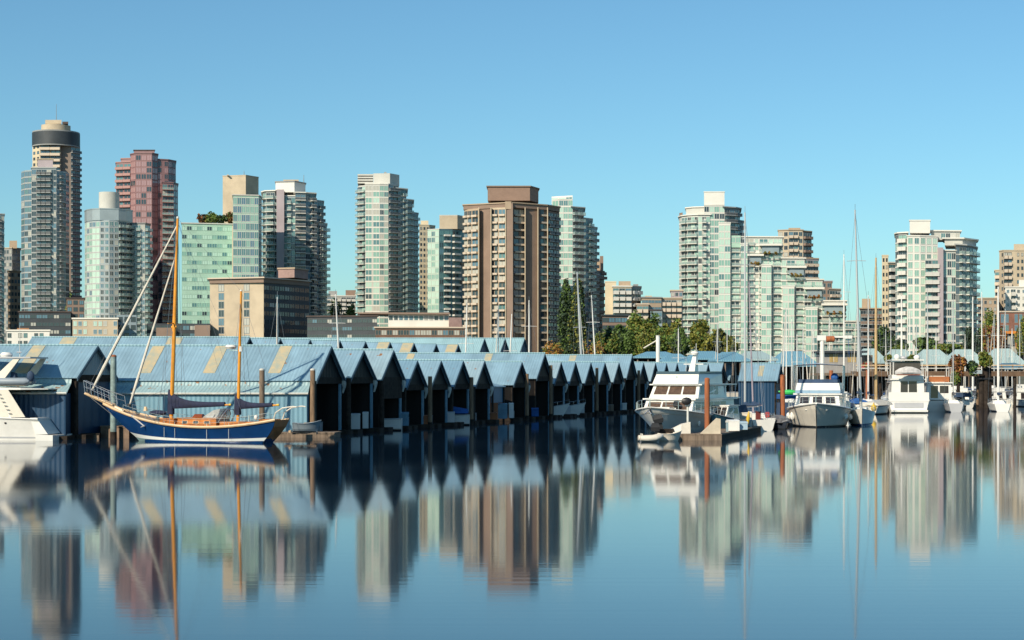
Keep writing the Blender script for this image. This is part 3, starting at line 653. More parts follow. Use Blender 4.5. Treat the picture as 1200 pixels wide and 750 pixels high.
# ------------------------------------------------------------ trees and shrubs
leaf_d = mat('leaves_dark', (0.028,0.055,0.028), 0.7, scale=0.5, vary=.3)
leaf_g = mat('leaves_green', (0.085,0.15,0.025), 0.7, scale=0.5, vary=.3)
leaf_y = mat('leaves_olive', (0.19,0.19,0.03), 0.7, scale=0.5, vary=.3)
leaf_o = mat('leaves_orange', (0.30,0.15,0.03), 0.7, scale=0.5, vary=.3)
leaf_r = mat('leaves_russet', (0.20,0.075,0.025), 0.7, scale=0.5, vary=.3)
bark = mat('bark', (0.10,0.075,0.05), 0.9, scale=2)
TS = [0]
def tree(px0, px1, top, Z, label, mats, name='tree', bot=None, cone=0.0, n=1600, group='trees along the shore', gzv=None, cat='tree', size=None):
    TS[0] += 1
    g = gz(Z) if gzv is None else gzv
    X = PX((px0+px1)/2, Z); rx = (PX(px1,Z)-PX(px0,Z))/2; zt = PZ(top,Z)
    zb = PZ(bot,Z) if bot is not None else g+1.0
    o = thing(name, label, cat, (X,Z,g), 0, group)
    H = zt-g
    crown_mesh(rx, rx*.9, (zt-zb)/2, n, size or max(.35,rx*.16), mats, cone, nb=14, seed=TS[0]).build('crown' if cat == 'tree' else 'foliage', mats, o, loc=(0,0,(zt+zb)/2-g))
    m = MB(); m.tube([(0,0,-.3),(0.1,0,H*.35),(-.05,0.05,H*.75)],[max(.08,rx*.07),max(.06,rx*.05),.03],7)
    for k in range(4):
        a = k*1.7+TS[0]; m.tube([(0.05,0,H*(.3+.08*k)),(rx*.5*math.cos(a),rx*.5*math.sin(a),H*(.5+.1*k))],[max(.05,rx*.03),.02],5)
    m.build('trunk', bark, o)
    return o
tree(652,674,332,560,'tall dark poplar at the foot of the brown tower',[leaf_d,leaf_g],cone=.45,n=9000,size=.8)
tree(664,690,335,556,'second tall dark poplar just left of the white mast',[leaf_d,leaf_y,leaf_g],cone=.45,n=9000,size=.8)
tree(632,662,399,520,'orange flowering shrub bank below the brown tower',[leaf_o,leaf_y],name='shrub',cat='shrub',n=700,size=.6)
tree(676,716,400,515,'orange shrub bank right of the tall poplars',[leaf_o,leaf_y],name='shrub',cat='shrub',n=800,size=.6)
for i,(a,c,tp,Z,mt,lb) in enumerate([
    (716,740,380,560,[leaf_g,leaf_d],'bright green low tree left of the olive trees'),(733,760,366,580,[leaf_g,leaf_y],'green tree below the cream block'),
    (742,768,376,550,[leaf_y,leaf_g],'olive-yellow tree in front of the taller green one'),(756,782,369,590,[leaf_g,leaf_d,leaf_y],'dark green tree below the tan terraced building'),
    (775,800,371,585,[leaf_y,leaf_g],'russet-green tree left of the curved white tower'),(784,806,386,560,[leaf_g,leaf_d],'small dark tree against the foot of the curved tower'),
    (808,834,378,560,[leaf_y,leaf_g],'olive tree in front of the curved white tower'),(826,856,387,555,[leaf_y,leaf_d],'dull olive tree left of the mint-glass bays'),
    (700,722,386,575,[leaf_d,leaf_g],'dark shadowed tree right of the slanting mast'),
    (1048,1064,398,520,[leaf_d,leaf_g],'dark tree at the foot of the mint glass tower'),(1066,1098,397,515,[leaf_g,leaf_d],'green hedge-like tree in front of the mint glass tower'),
    (1130,1148,383,560,[leaf_d],'dark green tree right of the mint glass tower'),(1148,1170,366,575,[leaf_g,leaf_y],'green tree under the plain brownish block'),
    (1152,1176,374,560,[leaf_r,leaf_y],'russet tree left of the orange-framed house'),(1163,1180,387,530,[leaf_r,leaf_o],'small rust-red tree beside the orange frame'),
    (1190,1212,374,530,[leaf_y,leaf_g],'olive tree at the right edge of the photo'),(1168,1192,378,575,[leaf_d,leaf_g],'dark tree behind the orange-framed house'),
    (1022,1046,385,560,[leaf_d,leaf_g],'dark tree below the cream slab tower'),
    (384,402,352,870,[leaf_g,leaf_d],'distant green tree left half of the clump by the lone glass tower'),(398,420,355,860,[leaf_g,leaf_y],'distant yellowish-green tree beside the lone glass tower'),
    (76,92,348,640,[leaf_g,leaf_y],'small green tree between the two left towers')]):
    tree(a-2,c+3,tp,Z,lb,mt,n=3200,bot=418)
zr = PZ(262,700)
for i,(a,c,tp,Z,mt,lb) in enumerate([(694,712,391,540,[leaf_g,leaf_y],'sunlit yellow-green shrub right of the poplars'),(708,730,393,530,[leaf_g,leaf_y],'low sunlit green shrub under the bright green tree'),(726,748,388,532,[leaf_g],'fresh green shrub below the olive-yellow tree'),
    (744,766,391,528,[leaf_y,leaf_g],'low yellow-green shrub left of the stout white post'),(762,788,388,535,[leaf_g,leaf_y],'round green shrub behind the stout white post'),(784,812,393,530,[leaf_g,leaf_d],'low green shrub at the foot of the curved tower'),(846,868,394,545,[leaf_y,leaf_g],'low olive shrub before the mint-glass bays'),(1044,1062,404,500,[leaf_g,leaf_y],'low sunlit shrub before the cream slab tower'),(1094,1130,403,500,[leaf_g,leaf_y],'low sunlit hedge before the right half of the mint glass tower')]):
    tree(a,c,tp,Z,lb,mt,n=2200,bot=414,name='shrub',cat='shrub',group='shrubs along the shore')
for a,c,tp,lb,mt in ((230,245,251.5,'small russet shrub at the left end of the roof garden',[leaf_r,leaf_d]),(239,258,249,'bushy green shrub in the middle of the roof garden',[leaf_g,leaf_y]),
                  (252,268,252,'dark green shrub right of the middle of the roof garden',[leaf_d,leaf_g]),(264,276,249,'reddish shrub at the right end of the roof garden',[leaf_r,leaf_g])):
    tree(a,c,tp,705,lb,mt,name='shrub',cat='shrub',n=900,group='roof garden shrubs',gzv=zr,bot=263,size=.7)
# ------------------------------------------------------------ boat sheds
RD = Vector((0.3317, 0.9434, 0))           # the row of sheds runs away along this direction
SEAM = (1.0, -0.3516, 0.0)                 # seams run up the slopes, parallel to the gable ends
roof_blue = corr_mat('blue_roof_sheet', (0.20,0.325,0.415), SEAM, 0.30, vary=.15, rust=0.70, depth=.3)
roof_b2 = corr_mat('faded_blue_roof_sheet', (0.25,0.365,0.435), SEAM, 0.30, vary=.18, rust=0.66, depth=.3)
roof_b3 = corr_mat('deep_blue_roof_sheet', (0.165,0.29,0.39), SEAM, 0.30, vary=.16, rust=0.70, depth=.3)
roof_pale = corr_mat('pale_blue_roof_sheet', (0.26,0.42,0.47), SEAM, 0.30, vary=.08)
skirt_blue = corr_mat('weathered_skirt_sheet', (0.27,0.40,0.43), SEAM, 0.30, vary=.10, rust=0.62)
wall_blue = corr_mat('blue_wall_sheet', (0.16,0.31,0.40), (1,0,0), 0.38, vary=.08)
wall_navy = corr_mat('navy_wall_sheet', (0.012,0.05,0.11), (1,0,0), 0.38, vary=.12)
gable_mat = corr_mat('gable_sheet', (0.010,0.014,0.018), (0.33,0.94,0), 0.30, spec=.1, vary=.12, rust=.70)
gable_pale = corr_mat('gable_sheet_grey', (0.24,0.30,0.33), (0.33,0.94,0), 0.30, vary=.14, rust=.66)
shed_dark = corr_mat('shaded_wall_board', (0.012,0.011,0.011), (0.33,0.94,0), 0.5, spec=.08, vary=.2)  # near-black tone puts the shade of the shed interiors into the boards
trim_white = mat('trim_white', (0.55,0.56,0.52), 0.6, vary=.1, scale=2)
trim_navy = mat('trim_navy', (0.03,0.07,0.11), 0.6, vary=.1)
post_blue = mat('post_blue', (0.10,0.22,0.31), 0.6, vary=.15, scale=1.5)
panel_yel = mat('yellow_panel', (0.43,0.34,0.20), 0.5, vary=.14, scale=1.6, vcol=(0.28,0.33,0.29))
wood_old = mat('weathered_wood', (0.20,0.15,0.11), 0.9, vary=.25, scale=2.5, streak=True)
wood_dark = mat('wet_wood_and_shade', (0.035,0.027,0.022), 0.8, spec=.15, vary=.3, scale=2)  # wet timber; its dark tone also stands for shade, as on the near dock
wood_pile = mat('pile_wood', (0.23,0.15,0.09), 0.85, vary=.25, scale=3, streak=True, vcol=(0.08,0.05,0.03))
rust_pile = mat('rust_orange_steel', (0.36,0.11,0.035), 0.8, vary=.2, scale=2.5, vcol=(0.17,0.06,0.03), streak=True)
rope_mat = mat('rope', (0.35,0.30,0.22), 0.9, vary=0)

def shed(name, label, pxa, H, He, hw, Lr, X0=None, Z0=None, roofm=None, wallm=None, gable=None, group=None, open_=True, ov=0.25,
         skirt=None, patches=(), base=0.35, posts=True, cat='boat shed', ridge_cap=True, gutter=True, doorz=None, detail=True):
    roofm = roofm or roof_blue; wallm = wallm or wall_blue; gable = gable or gable_mat
    Z = Z0 if Z0 else -131400.0/(pxa-1303.0)
    X = PX(pxa, Z) if X0 is None else X0
    o = thing(name, label, cat, (X, Z, 0), 0, group)
    def P(a, bq, z): return Vector((a,0,0)) + RD*bq + Vector((0,0,z))     # a along the ridge (0 at the open gable, negative back), bq along the row
    sl_ = (H-He)/hw; e = hw+0.30; ze = H-sl_*e
    for s_ in (-1, 1):
        m = MB()
        q = [P(ov,0,H), P(-Lr,0,H), P(-Lr,s_*e,ze), P(ov,s_*e,ze)]
        up = Vector((0,0,0.07))
        if s_ > 0: q = q[::-1]
        m.hexa(q, [v+up for v in q])
        if detail:
            k = 0.6
            while k < Lr:
                a0, a1 = ov-k, ov-k+0.05
                r = [P(a1,0,H+.07), P(a0,0,H+.07), P(a0,s_*e,ze+.07), P(a1,s_*e,ze+.07)]
                if s_ > 0: r = r[::-1]
                m.hexa(r, [v+Vector((0,0,.010)) for v in r]); k += 0.9
        m.build('roof_slope', roofm, o)
    if ridge_cap: MB().tube([P(ov+.03,0,H+.10), P(-Lr,0,H+.10)], .10, 6).build('ridge_cap', roof_pale, o)
    # gable: triangle, barge boards, beam
    m = MB(); t0 = P(-.12,0,H-.02); a0 = P(-.12,-hw,He-.02); b0 = P(-.12,hw,He-.02); t = Vector((.08,0,0))
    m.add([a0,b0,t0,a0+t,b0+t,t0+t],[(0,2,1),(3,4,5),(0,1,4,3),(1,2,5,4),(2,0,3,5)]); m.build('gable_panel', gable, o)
    for s_ in (-1,1):
        m = MB(); m.hexa([P(ov-.02,0,H-.22),P(ov+.06,0,H-.22),P(ov+.06,s_*e,ze-.22),P(ov-.02,s_*e,ze-.22)],[P(ov-.02,0,H+.0),P(ov+.06,0,H+.0),P(ov+.06,s_*e,ze+.0),P(ov-.02,s_*e,ze+.0)])
        m.build('barge_board', trim_navy, o)
    dz = doorz or He-0.55
    m = MB(); m.hexa([P(-.1,-hw,dz),P(.02,-hw,dz),P(.02,hw,dz),P(-.1,hw,dz)],[P(-.1,-hw,He),P(.02,-hw,He),P(.02,hw,He),P(-.1,hw,He)]); m.build('lintel', wood_dark, o)
    if posts:
        for s_ in (-1,1):
            wpost = .3
            m = MB(); q = [P(-.14,s_*(hw-wpost),base),P(.0,s_*(hw-wpost),base),P(.0,s_*hw,base),P(-.14,s_*hw,base)]
            m.hexa(q, [Vector((v.x,v.y,dz+.02)) for v in q]); m.build('door_post', wood_dark if s_<0 else post_blue, o)
    # walls
    for s_ in (-1,1):
        m = MB(); q = [P(-Lr,s_*(hw-.06),base),P(-.15,s_*(hw-.06),base),P(-.15,s_*hw,base),P(-Lr,s_*hw,base)]
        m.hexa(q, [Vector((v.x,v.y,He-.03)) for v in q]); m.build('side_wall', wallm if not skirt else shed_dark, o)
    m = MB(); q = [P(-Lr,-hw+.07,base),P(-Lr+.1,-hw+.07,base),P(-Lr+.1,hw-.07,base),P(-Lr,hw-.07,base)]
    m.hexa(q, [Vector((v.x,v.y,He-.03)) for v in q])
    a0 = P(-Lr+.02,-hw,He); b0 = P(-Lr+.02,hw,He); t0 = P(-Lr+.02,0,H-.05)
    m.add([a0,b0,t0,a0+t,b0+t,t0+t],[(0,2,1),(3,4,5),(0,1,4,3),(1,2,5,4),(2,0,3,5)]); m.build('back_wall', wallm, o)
    if not open_:
        m = MB(); q = [P(-.2,-hw+.3,base),P(-.14,-hw+.3,base),P(-.14,hw-.3,base),P(-.2,hw-.3,base)]
        m.hexa(q,[Vector((v.x,v.y,dz)) for v in q]); m.build('door_panel', wallm, o)
    # float: finger docks either side
    for s_ in (-1,1):
        m = MB(); q = [P(-Lr,s_*(hw-.75),-.2),P(.9,s_*(hw-.75),-.2),P(.9,s_*(hw+.25),-.2),P(-Lr,s_*(hw+.25),-.2)]
        m.hexa(q,[Vector((v.x,v.y,base)) for v in q]); m.build('float', wood_dark, o)
    if gutter:
        m = MB(); c = P(ov-.15, e-.05, ze-.25); m.tube([c+Vector((0,0,.25)), c, c+Vector((0.02,0,-.3)), c+Vector((-.1,0.05,-.8))],[.2,.22,.13,.07],8); m.build('gutter_head', trim_white, o)
    if skirt:   # lean-to skirt on the camera side: (top z, bottom z, out, start a, end a, mat)
        zt,zm,out,a1,a2,mt,wm_ = skirt
        m = MB(); q = [P(a1,-hw-.05,zt),P(a2,-hw-.05,zt),P(a2,-hw-.05,zt)+Vector((0,-.25,-(zt-zm)*.45)),P(a1,-hw-.05,zt)+Vector((0,-.25,-(zt-zm)*.45))]
        q2 = [P(a1,-hw-.05,zt)+Vector((0,-.25,-(zt-zm)*.45)),P(a2,-hw-.05,zt)+Vector((0,-.25,-(zt-zm)*.45)),P(a2,-hw-.05,zm)+Vector((0,-out,0)),P(a1,-hw-.05,zm)+Vector((0,-out,0))]
        for qq in (q, q2): m.hexa([v+Vector((0,.05,-.05)) for v in qq[::-1]], qq[::-1])
        m.build('skirt_roof', mt, o)
        m = MB(); m.tube([P(a1,-hw-.05,zm-.03)+Vector((0,-out-.06,0)),P(a2,-hw-.05,zm-.03)+Vector((0,-out-.06,0))],.09,6); m.build('gutter', trim_white, o)
        m = MB(); c1 = P(a1,-hw-.05,0)+Vector((-.12,-out+.12,0)); c2 = P(a2,-hw-.05,0)+Vector((0,-out+.12,0))
        m.box(c2.x,c1.x,c1.y,c1.y+.08,base,zm-.05)
        m.box(c1.x-.08,c1.x,c1.y+.08,c1.y+out,base,zm-.05); m.build('skirt_wall', wm_, o)
        m = MB(); m.box(c2.x,c1.x+.4,c1.y-1.1,c1.y+out,-.2,base-.05); m.build('skirt_float', wood_dark, o)
    for (a_, wd, v0, v1, s_) in patches:
        m = MB()
        def Q(a, v): return P(a, s_*e*(1-v), H+(ze-H)*(1-v)+.075)
        q = [Q(a_,v0),Q(a_+wd,v0),Q(a_+wd,v1),Q(a_,v1)]
        if s_ > 0: q = q[::-1]
        m.hexa(q,[v+Vector((0,0,.045)) for v in q]); m.build('skylight_panel', panel_yel, o)
    return o

GS = 'boat sheds in the front row'
# left shed, nearest, and the long first shed
shed('boat_shed','nearest left boat shed with rust-edged skirt roof and navy wall behind the cruiser',111,7.35,5.05,2.6,16,Z0=137,gable=gable_pale,group=GS,
     wallm=wall_navy,skirt=(5.0,3.65,1.6,-.3,-16,skirt_blue,wall_navy),patches=[(-4.9,1.0,.12,1.0,-1)],open_=False,gutter=False)
shed('boat_shed','long light-blue boat shed behind the ketch, its roof crossed by the shadow of rigging',385,7.42,4.85,2.55,21.5,group=GS,
     skirt=(4.7,3.55,1.3,-.4,-21.5,skirt_blue,wall_blue),patches=[(-4.0,1.0,.2,1.0,-1),(-9.4,1.0,.2,1.0,-1),(-14.7,1.0,.2,1.0,-1)],gutter=True)
rows = [  # px, H, He, hw, L, label
 (423,7.18,4.85,2.55,10,'second gable to the right of the ketch, with a dark opening'),
 (458,7.27,4.85,2.5,10,'third tall gable of the row, with a closed blue upper panel'),
 (486,6.38,4.15,2.3,10,'first of the lower gables, right after the three tall ones'),
 (514,6.42,4.15,2.35,10,'second of the lower gables right of the three tall ones'),
 (540,6.46,4.15,2.35,10,'third lower gable, blue tarped boat at its left post'),
 (565,6.5,4.15,2.35,10,'fourth lower gable, just before the wide roof'),
 (609,6.45,4.2,2.5,13,'wide-roofed shed with a blue wall section in its left bay'),
 (636,7.48,4.9,2.7,17,'taller, its long ridge showing above the lower roofs left of the white hulls'),
 (655,6.55,4.3,2.3,10,'shed with a white hull at its mouth right of the taller mid-row gable'),
 (672,6.6,4.3,2.3,10,'shed with the second white hull at its mouth'),
 (690,6.62,4.3,2.35,10,'plain low gable third right of the taller mid-row gable'),
 (706.6,6.65,4.35,2.4,10,'low gable with a pale boat half hidden inside'),
 (723,6.7,4.4,2.4,10,'low gable immediately left of the last tall gable'),
 (738.6,7.7,4.95,2.6,13,'last tall gable of the row, ridge running above its neighbours'),
 (752,6.75,4.4,2.45,10,'first gable right of the last tall one, above the yacht bow rail'),
 (766,6.78,4.4,2.45,10,'second gable above the yacht bow'),
 (779,6.8,4.4,2.45,10,'third gable above the yacht bow'),
 (791.5,6.85,4.4,2.5,10,'gable touching the left edge of the yacht flybridge'),
 (804,6.85,4.4,2.5,10,'gable behind the yacht flybridge'),
 (828,6.9,4.4,2.6,10,'gable behind the right edge of the yacht flybridge'),(846,7.0,4.4,3.0,10,'small gable visible just right of the yacht flybridge'),
 (858,7.0,4.4,3.0,10,'far small gable left of the sailboat mast'),(868,7.1,4.4,3.0,10,'farthest small gable touching the sailboat mast'),
]
for i,(px,H,He,hw,L,lb) in enumerate(rows):
    pt = []
    if px in (636,): pt = [(-6.5,.8,.68,.97,-1),(-15.5,.8,.68,.97,-1)]
    if px == 738.6: pt = [(-8.2,.9,.7,.97,-1)]
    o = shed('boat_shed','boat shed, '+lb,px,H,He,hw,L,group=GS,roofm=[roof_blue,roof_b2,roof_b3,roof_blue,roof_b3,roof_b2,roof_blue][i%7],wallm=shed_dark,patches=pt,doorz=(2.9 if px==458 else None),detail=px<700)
# the gap bay wall below the wide roof
Zg = -131400.0/(597-1303.0)
# second row of taller sheds
z2 = lambda px: 1/(1/190.0 + (px-290)/(535-290)*(1/237.0-1/190.0))
lb2 = ['long back-row shed roof above the ketch, ridge highest of the blue roofs','first small gable peeping over the roof of the long shed','second small gable peeping over the long roof','third small gable of the back row','fourth small gable of the back row, brown roof panel beside it',
 'fifth small gable of the back row','sixth small gable of the back row','seventh small gable of the back row','last small gable of the back row, left of the pale roofs']
for i,px in enumerate((290,326,361,396,426,455,483,509,535)):
    Z = z2(px); H = 5+(440-(396 + (px-290)/245*8.3))/2000*Z
    pt = [(-20.5,1.6,.3,1,-1),(-8.7,1.6,.3,1,-1)] if i == 0 else ([(-1.2,1.4,.3,1,-1)] if px in (455,483,535) else [])
    shed('boat_shed','boat shed, '+lb2[i],px,H,H-2.6,2.7,24 if i == 0 else 7,Z0=Z,group='boat sheds in the back row',patches=pt,gable=gable_mat,gutter=False,detail=i==0)
# third row of pale sheds
for px,Zq,L,lb in ((566,270,32,'pale-roofed far shed with a long ridge left of the brown tower foot'),(590,276,6,'middle one of the three pale far gables'),(613,282,6,'rightmost of the three pale far gables')):
    H = 5+(440-397)/2000*Zq
    shed('boat_shed',lb,px,H,H-3.1,3.2,L,Z0=Zq,roofm=roof_pale,gable=mat('mauve_gable',(0.16,0.16,0.19),.7),group='pale sheds behind the rows',gutter=False,detail=False)
# shed right of the big yacht
shed('boat_shed','separate boat shed right of the sailboat mast with grey gable and one brown roof panel',912.5,6.35,4.6,1.9,4.4,Z0=203,gable=mat('tan_grey_gable',(0.17,0.16,0.15),.8),wallm=wall_navy,open_=False,gutter=False,patches=[(-2.2,.6,.25,.85,-1)],posts=True)
m_ = [x for x in C.objects if x.name.startswith('boat_shed') and x.type=='EMPTY'][-1]
for ch in m_.children:
    if ch.name.startswith('door_panel'): ch.data.materials[0] = mat('tan_grey_gable',(0.17,0.16,0.15),.8)

# far marina roofs (low hipped covers)
roof_teal = corr_mat('teal_cover_sheet', (0.34,0.45,0.45), (1,0,0), 0.4, vary=.06)
roof_far = corr_mat('blue_cover_sheet', (0.15,0.32,0.42), (1,0,0), 0.4, vary=.06)
def cover(px0, px1, top, eave, Z, rm, label, hip=0.3, peak=None):
    X0, X1 = PX(px0,Z), PX(px1,Z); zt, ze = PZ(top,Z), PZ(eave,Z); D = 11
    xm = (X0+X1)/2 if peak is None else PX(peak,Z)
    o = thing('moorage_cover', label, 'moorage cover', (xm,Z+D/2,0), 0, 'low hipped moorage covers')
    a = (X1-X0)*hip
    L = X0-xm; Rr = X1-xm
    m = MB(); v = [(L,-D/2,ze),(Rr,-D/2,ze),(Rr,D/2,ze),(L,D/2,ze),(-max(0,(xm-X0)-a),0,zt),(max(0,(X1-xm)-a)+.01,0,zt)]
    m.add(v+[(q[0],q[1],ze-.25) for q in v[:4]],[(0,1,5,4),(1,2,5),(2,3,4,5),(3,0,4),(9,8,7,6),(0,6,7,1),(1,7,8,2),(2,8,9,3),(3,9,6,0)]); m.build('roof', rm, o)
    m = MB(); m.box(L+.4,Rr-.4,D/2-1.2,D/2-1.0,.4,ze-.26); m.build('back_wall', wood_dark, o)
    for k in range(5):
        xx = L+.5+(Rr-L-1.0)*k/4; m = MB(); m.box(xx-.1,xx+.1,-D/2+.4,-D/2+.6,.4,ze-.26); m.build('post', wood_old, o)
    m = MB(); m.box(L-.2,Rr+.2,-D/2-1,D/2+.2,-.3,.38); m.build('float', wood_dark, o)
for a,c,tp,ev,Z,rm,lb in ((744,800,411.5,418,300,roof_far,'blue hipped moorage cover right of the last tall shed'),(776,812,414,423,285,roof_far,'small blue hipped cover behind the yacht bow rail'),
    (806,856,411,420,310,roof_far,'blue hipped cover behind the yacht flybridge'),(838,880,412,422,290,roof_far,'blue hipped cover left of the tallest sailboat mast'),
    (866,912,411,421,320,roof_teal,'pale hipped cover right of the sailboat mast'),(905,962,411,428,330,roof_far,'wide blue hipped cover with masts in front of it'),
    (1006,1042,408,424,430,roof_teal,'pale teal hipped cover behind the pier cabin'),(1038,1080,409,425,420,roof_teal,'pale teal hipped cover behind the stern-on yacht'),
    (1074,1122,409,426,415,roof_teal,'pale teal hipped cover left of the russet bush'),(1112,1160,409,427,410,roof_teal,'pale teal hipped cover behind the round bush'),
    (1158,1206,408,428,405,roof_teal,'pale teal hipped cover behind the thick mast at the right edge')):
    cover(a,c,tp,ev,Z,rm,lb)

# ------------------------------------------------------------ piles and docks
def pile(px, top, Z, r, m, label, group='timber piles', bot=-1.5, lean=0, cap=None, cat='pile'):
    X = PX(px,Z); h = PZ(top,Z)
    o = thing('pile', label, cat, (X,Z,0), 0, group)
    mb = MB(); mb.tube([(0,0,bot),(lean*.4,0,h*.5),(lean,0,h)],[r*1.08,r*1.03,r],12); smooth_by(mb.build('shaft', m, o))
    mb = MB(); mb.tube([(0,0,-.6),(0.0,0,.55)],[r*1.13,r*1.10],12); smooth_by(mb.build('waterline_band', wood_dark, o))
    if cap: mb = MB(); mb.tube([(lean,0,h+.002),(lean,0,h+.10),(lean,0,h+.16)],[r*1.05,r*1.0,r*.4],12); mb.build('cap', cap, o)
    return o
pile(133,418,135,.24,mat('pale_teal_steel',(0.22,0.30,0.29),.6,vary=.2,scale=2),'pale teal steel pile beside the bowsprit of the ketch','steel piles',cap=rust_pile)
pile(307,434,133,.21,wood_old,'dark timber pile with pale cap beside the mizzen boom',cap=trim_white)
pile(366.5,434,139,.21,wood_pile,'brown timber pile with pale cap at the corner of the long shed',cap=trim_white)
for px,tp,dz,mt,lb in ((408.5,443,-1.6,wood_dark,'dark pile between the first two tall gables'),(447.5,446,-1.6,wood_dark,'dark pile between the second and third tall gables'),
   (504,441,-1.8,wood_pile,'pale-topped pile between the first two lower gables'),(552.5,442,-1.8,wood_pile,'reddish-brown pile between the third and fourth lower gables'),(617.5,438,-2,wood_pile,'stout bound pile left of the taller mid-row gable'),
   (645.5,428,-2,wood_pile,'tall pile standing above the eaves right of the taller mid-row gable'),(699.5,431,-2,wood_pile,'tall brown pile in front of the low gables'),(748.5,434,-2,wood_pile,'short-topped brown pile left of the big yacht bow')):
    Z = -131400.0/(px-1303.0)+dz
    pile(px,tp,Z,.20,mt,lb,cap=trim_white if px<420 else None)
pile(828.7,445,134,.20,rust_pile,'orange rusted steel pile rising from the near dock','orange steel piles',cap=rust_pile)
pile(917,441,168,.24,rust_pile,'orange rusted steel pile between the two motor yachts','orange steel piles',cap=rust_pile)
for px,tp,Z,lb in ((974,434,245,'orange-red pile under the pier cabin'),(1016.5,434,262,'rust-red pile right of the pier cabin')):
    pile(px,tp,Z,.28,rust_pile,lb,'orange steel piles')

float_timber = mat('float_timber', (0.20,0.14,0.10), 0.9, vary=.2, scale=1.2)
def dock(label, pts, z=0.5, m=wood_old, fasc=wood_old, th=.55, name='dock'):
    cx = sum(p[0] for p in pts)/len(pts); cy = sum(p[1] for p in pts)/len(pts)
    o = thing(name, label, 'dock', (cx,cy,0))
    pts = [(p[0]-cx,p[1]-cy) for p in pts]
    MB().prism(pts, z-.1, z).build('deck', m, o)
    MB().prism(offset_poly(pts,-.06), -.35, z-.11).build('float', fasc, o)
    return o
def W(px, Z): return (PX(px,Z), Z)
dock('near dock with the orange pile, running back beside the big white yacht', [W(789,131.5),W(846,131.5),(PX(846,131.5)+8.3,160),(PX(846,131.5)+13.2,178),(PX(846,131.5)+11,179),(PX(846,131.5)+5.2,160),(PX(846,131.5)-1.6,134),W(789,134)], fasc=wood_dark)  # dark float colour paints in the shadow along the dock side
nd = [x for x in C.objects if x.name.startswith('dock') and x.type=='EMPTY'][-1]
mb = MB(); mb.box(PX(789,131.5)-nd.location.x,PX(845.5,131.5)-nd.location.x,131.42-nd.location.y,131.55-nd.location.y,.0,.39); mb.build('end_plank', wood_old, nd)
dock('low brown float just ahead of the ketch bow', [W(117,137),W(152,135),W(149,140),W(120,141)], z=.95, m=float_timber, fasc=float_timber)
dock('dark float running along the foot of the nearest left shed', [W(-30,134.5),W(117,135.5),W(117,137.5),W(-30,137)], z=.4, m=wood_dark)
dock('dark walkway in front of the long shed behind the ketch', [W(150,137.3),W(392,137.3),W(400,140.2),W(150,139.2)], z=.42, m=wood_old)
dock('narrow dock between the bow-on yacht and the pier cabin', [W(905,182),W(925,182),W(1045,236),W(1030,238)], z=.5)
dock('dock walkway behind the stern-on yacht', [W(1095,250),W(1150,262),W(1150,266),W(1090,254)], z=.5)
o = thing('corner_fender_box','pale triangular bumper box on the corner of the near dock','fender box',(PX(843,131.2),131.9,.5))
MB().add([(-1.35,-.25,0),(.15,-.25,0),(.15,.5,0),(-1.35,.5,0),(.15,-.25,1.15),(.15,.5,1.15),(-.1,-.25,1.2),(-.1,.5,1.2)],[(3,2,1,0),(0,1,4,6),(3,7,5,2),(1,2,5,4),(4,5,7,6),(0,6,7,3)]).build('box', mat('fender_cream',(0.58,0.50,0.38),.7), o)

# ------------------------------------------------------------ boat toolkit
gel = mat('gelcoat_white', (0.74,0.73,0.69), 0.22, vary=.035, scale=.8)
gel_cream = mat('gelcoat_cream', (0.68,0.63,0.54), 0.3, vary=.05, scale=.8)
gel_grey = mat('gelcoat_grey', (0.42,0.43,0.45), 0.3, vary=.05)
navy = mat('navy_hull_paint', (0.006,0.042,0.145), 0.16, vary=.10, scale=.7)
boot = mat('boot_stripe_white', (0.72,0.74,0.72), 0.4, vary=.04)
bootg = mat('grey_green_antifoul', (0.20,0.30,0.30), 0.5, vary=.1)
antif = mat('dark_antifouling', (0.02,0.025,0.03), 0.6, vary=.1)
varn = mat('varnished_wood', (0.46,0.155,0.025), 0.25, vary=.16, scale=2.5)
varn_d = mat('varnished_mahogany', (0.20,0.05,0.018), 0.25, vary=.15, scale=2)
spar = mat('orange_spar_varnish', (0.68,0.28,0.025), 0.3, vary=.10, scale=1.5)
caprail = mat('cap_rail_cream', (0.66,0.47,0.28), 0.4, vary=.10, scale=1.5)
teak = mat('teak_deck', (0.36,0.26,0.17), 0.7, vary=.15, scale=2)
sailcov = mat('navy_sail_cover', (0.013,0.018,0.05), 0.85, vary=.2, scale=2)
sailw = mat('furled_sail_white', (0.64,0.60,0.52), 0.8, vary=.08, scale=2)
wire = mat('rigging_wire', (0.30,0.31,0.32), 0.4, metal=.6, vary=0)
alu = mat('aluminium_spar', (0.52,0.53,0.53), 0.35, metal=.35, vary=.04)
stain = mat('stainless_rail', (0.60,0.61,0.62), 0.25, metal=.8, vary=0)
tint_g = mat('tinted_window', (0.035,0.03,0.03), 0.06, vary=0, spec=.8)
brn_g = mat('curtained_window', (0.10,0.065,0.045), 0.12, vary=.2, scale=3)
black = mat('black_rubber', (0.015,0.015,0.017), 0.5, vary=0)
canvas_b = mat('blue_canvas', (0.02,0.10,0.32), 0.85, vary=.15, scale=2)
canvas_n = mat('dark_blue_canvas', (0.03,0.06,0.12), 0.85, vary=.15, scale=2)
yellow = mat('yellow_plastic', (0.65,0.42,0.03), .5, vary=.05)
redp = mat('red_paint', (0.45,0.04,0.03), .5, vary=.05)
greenp = mat('green_plastic', (0.05,0.5,0.12), .5, vary=.05)

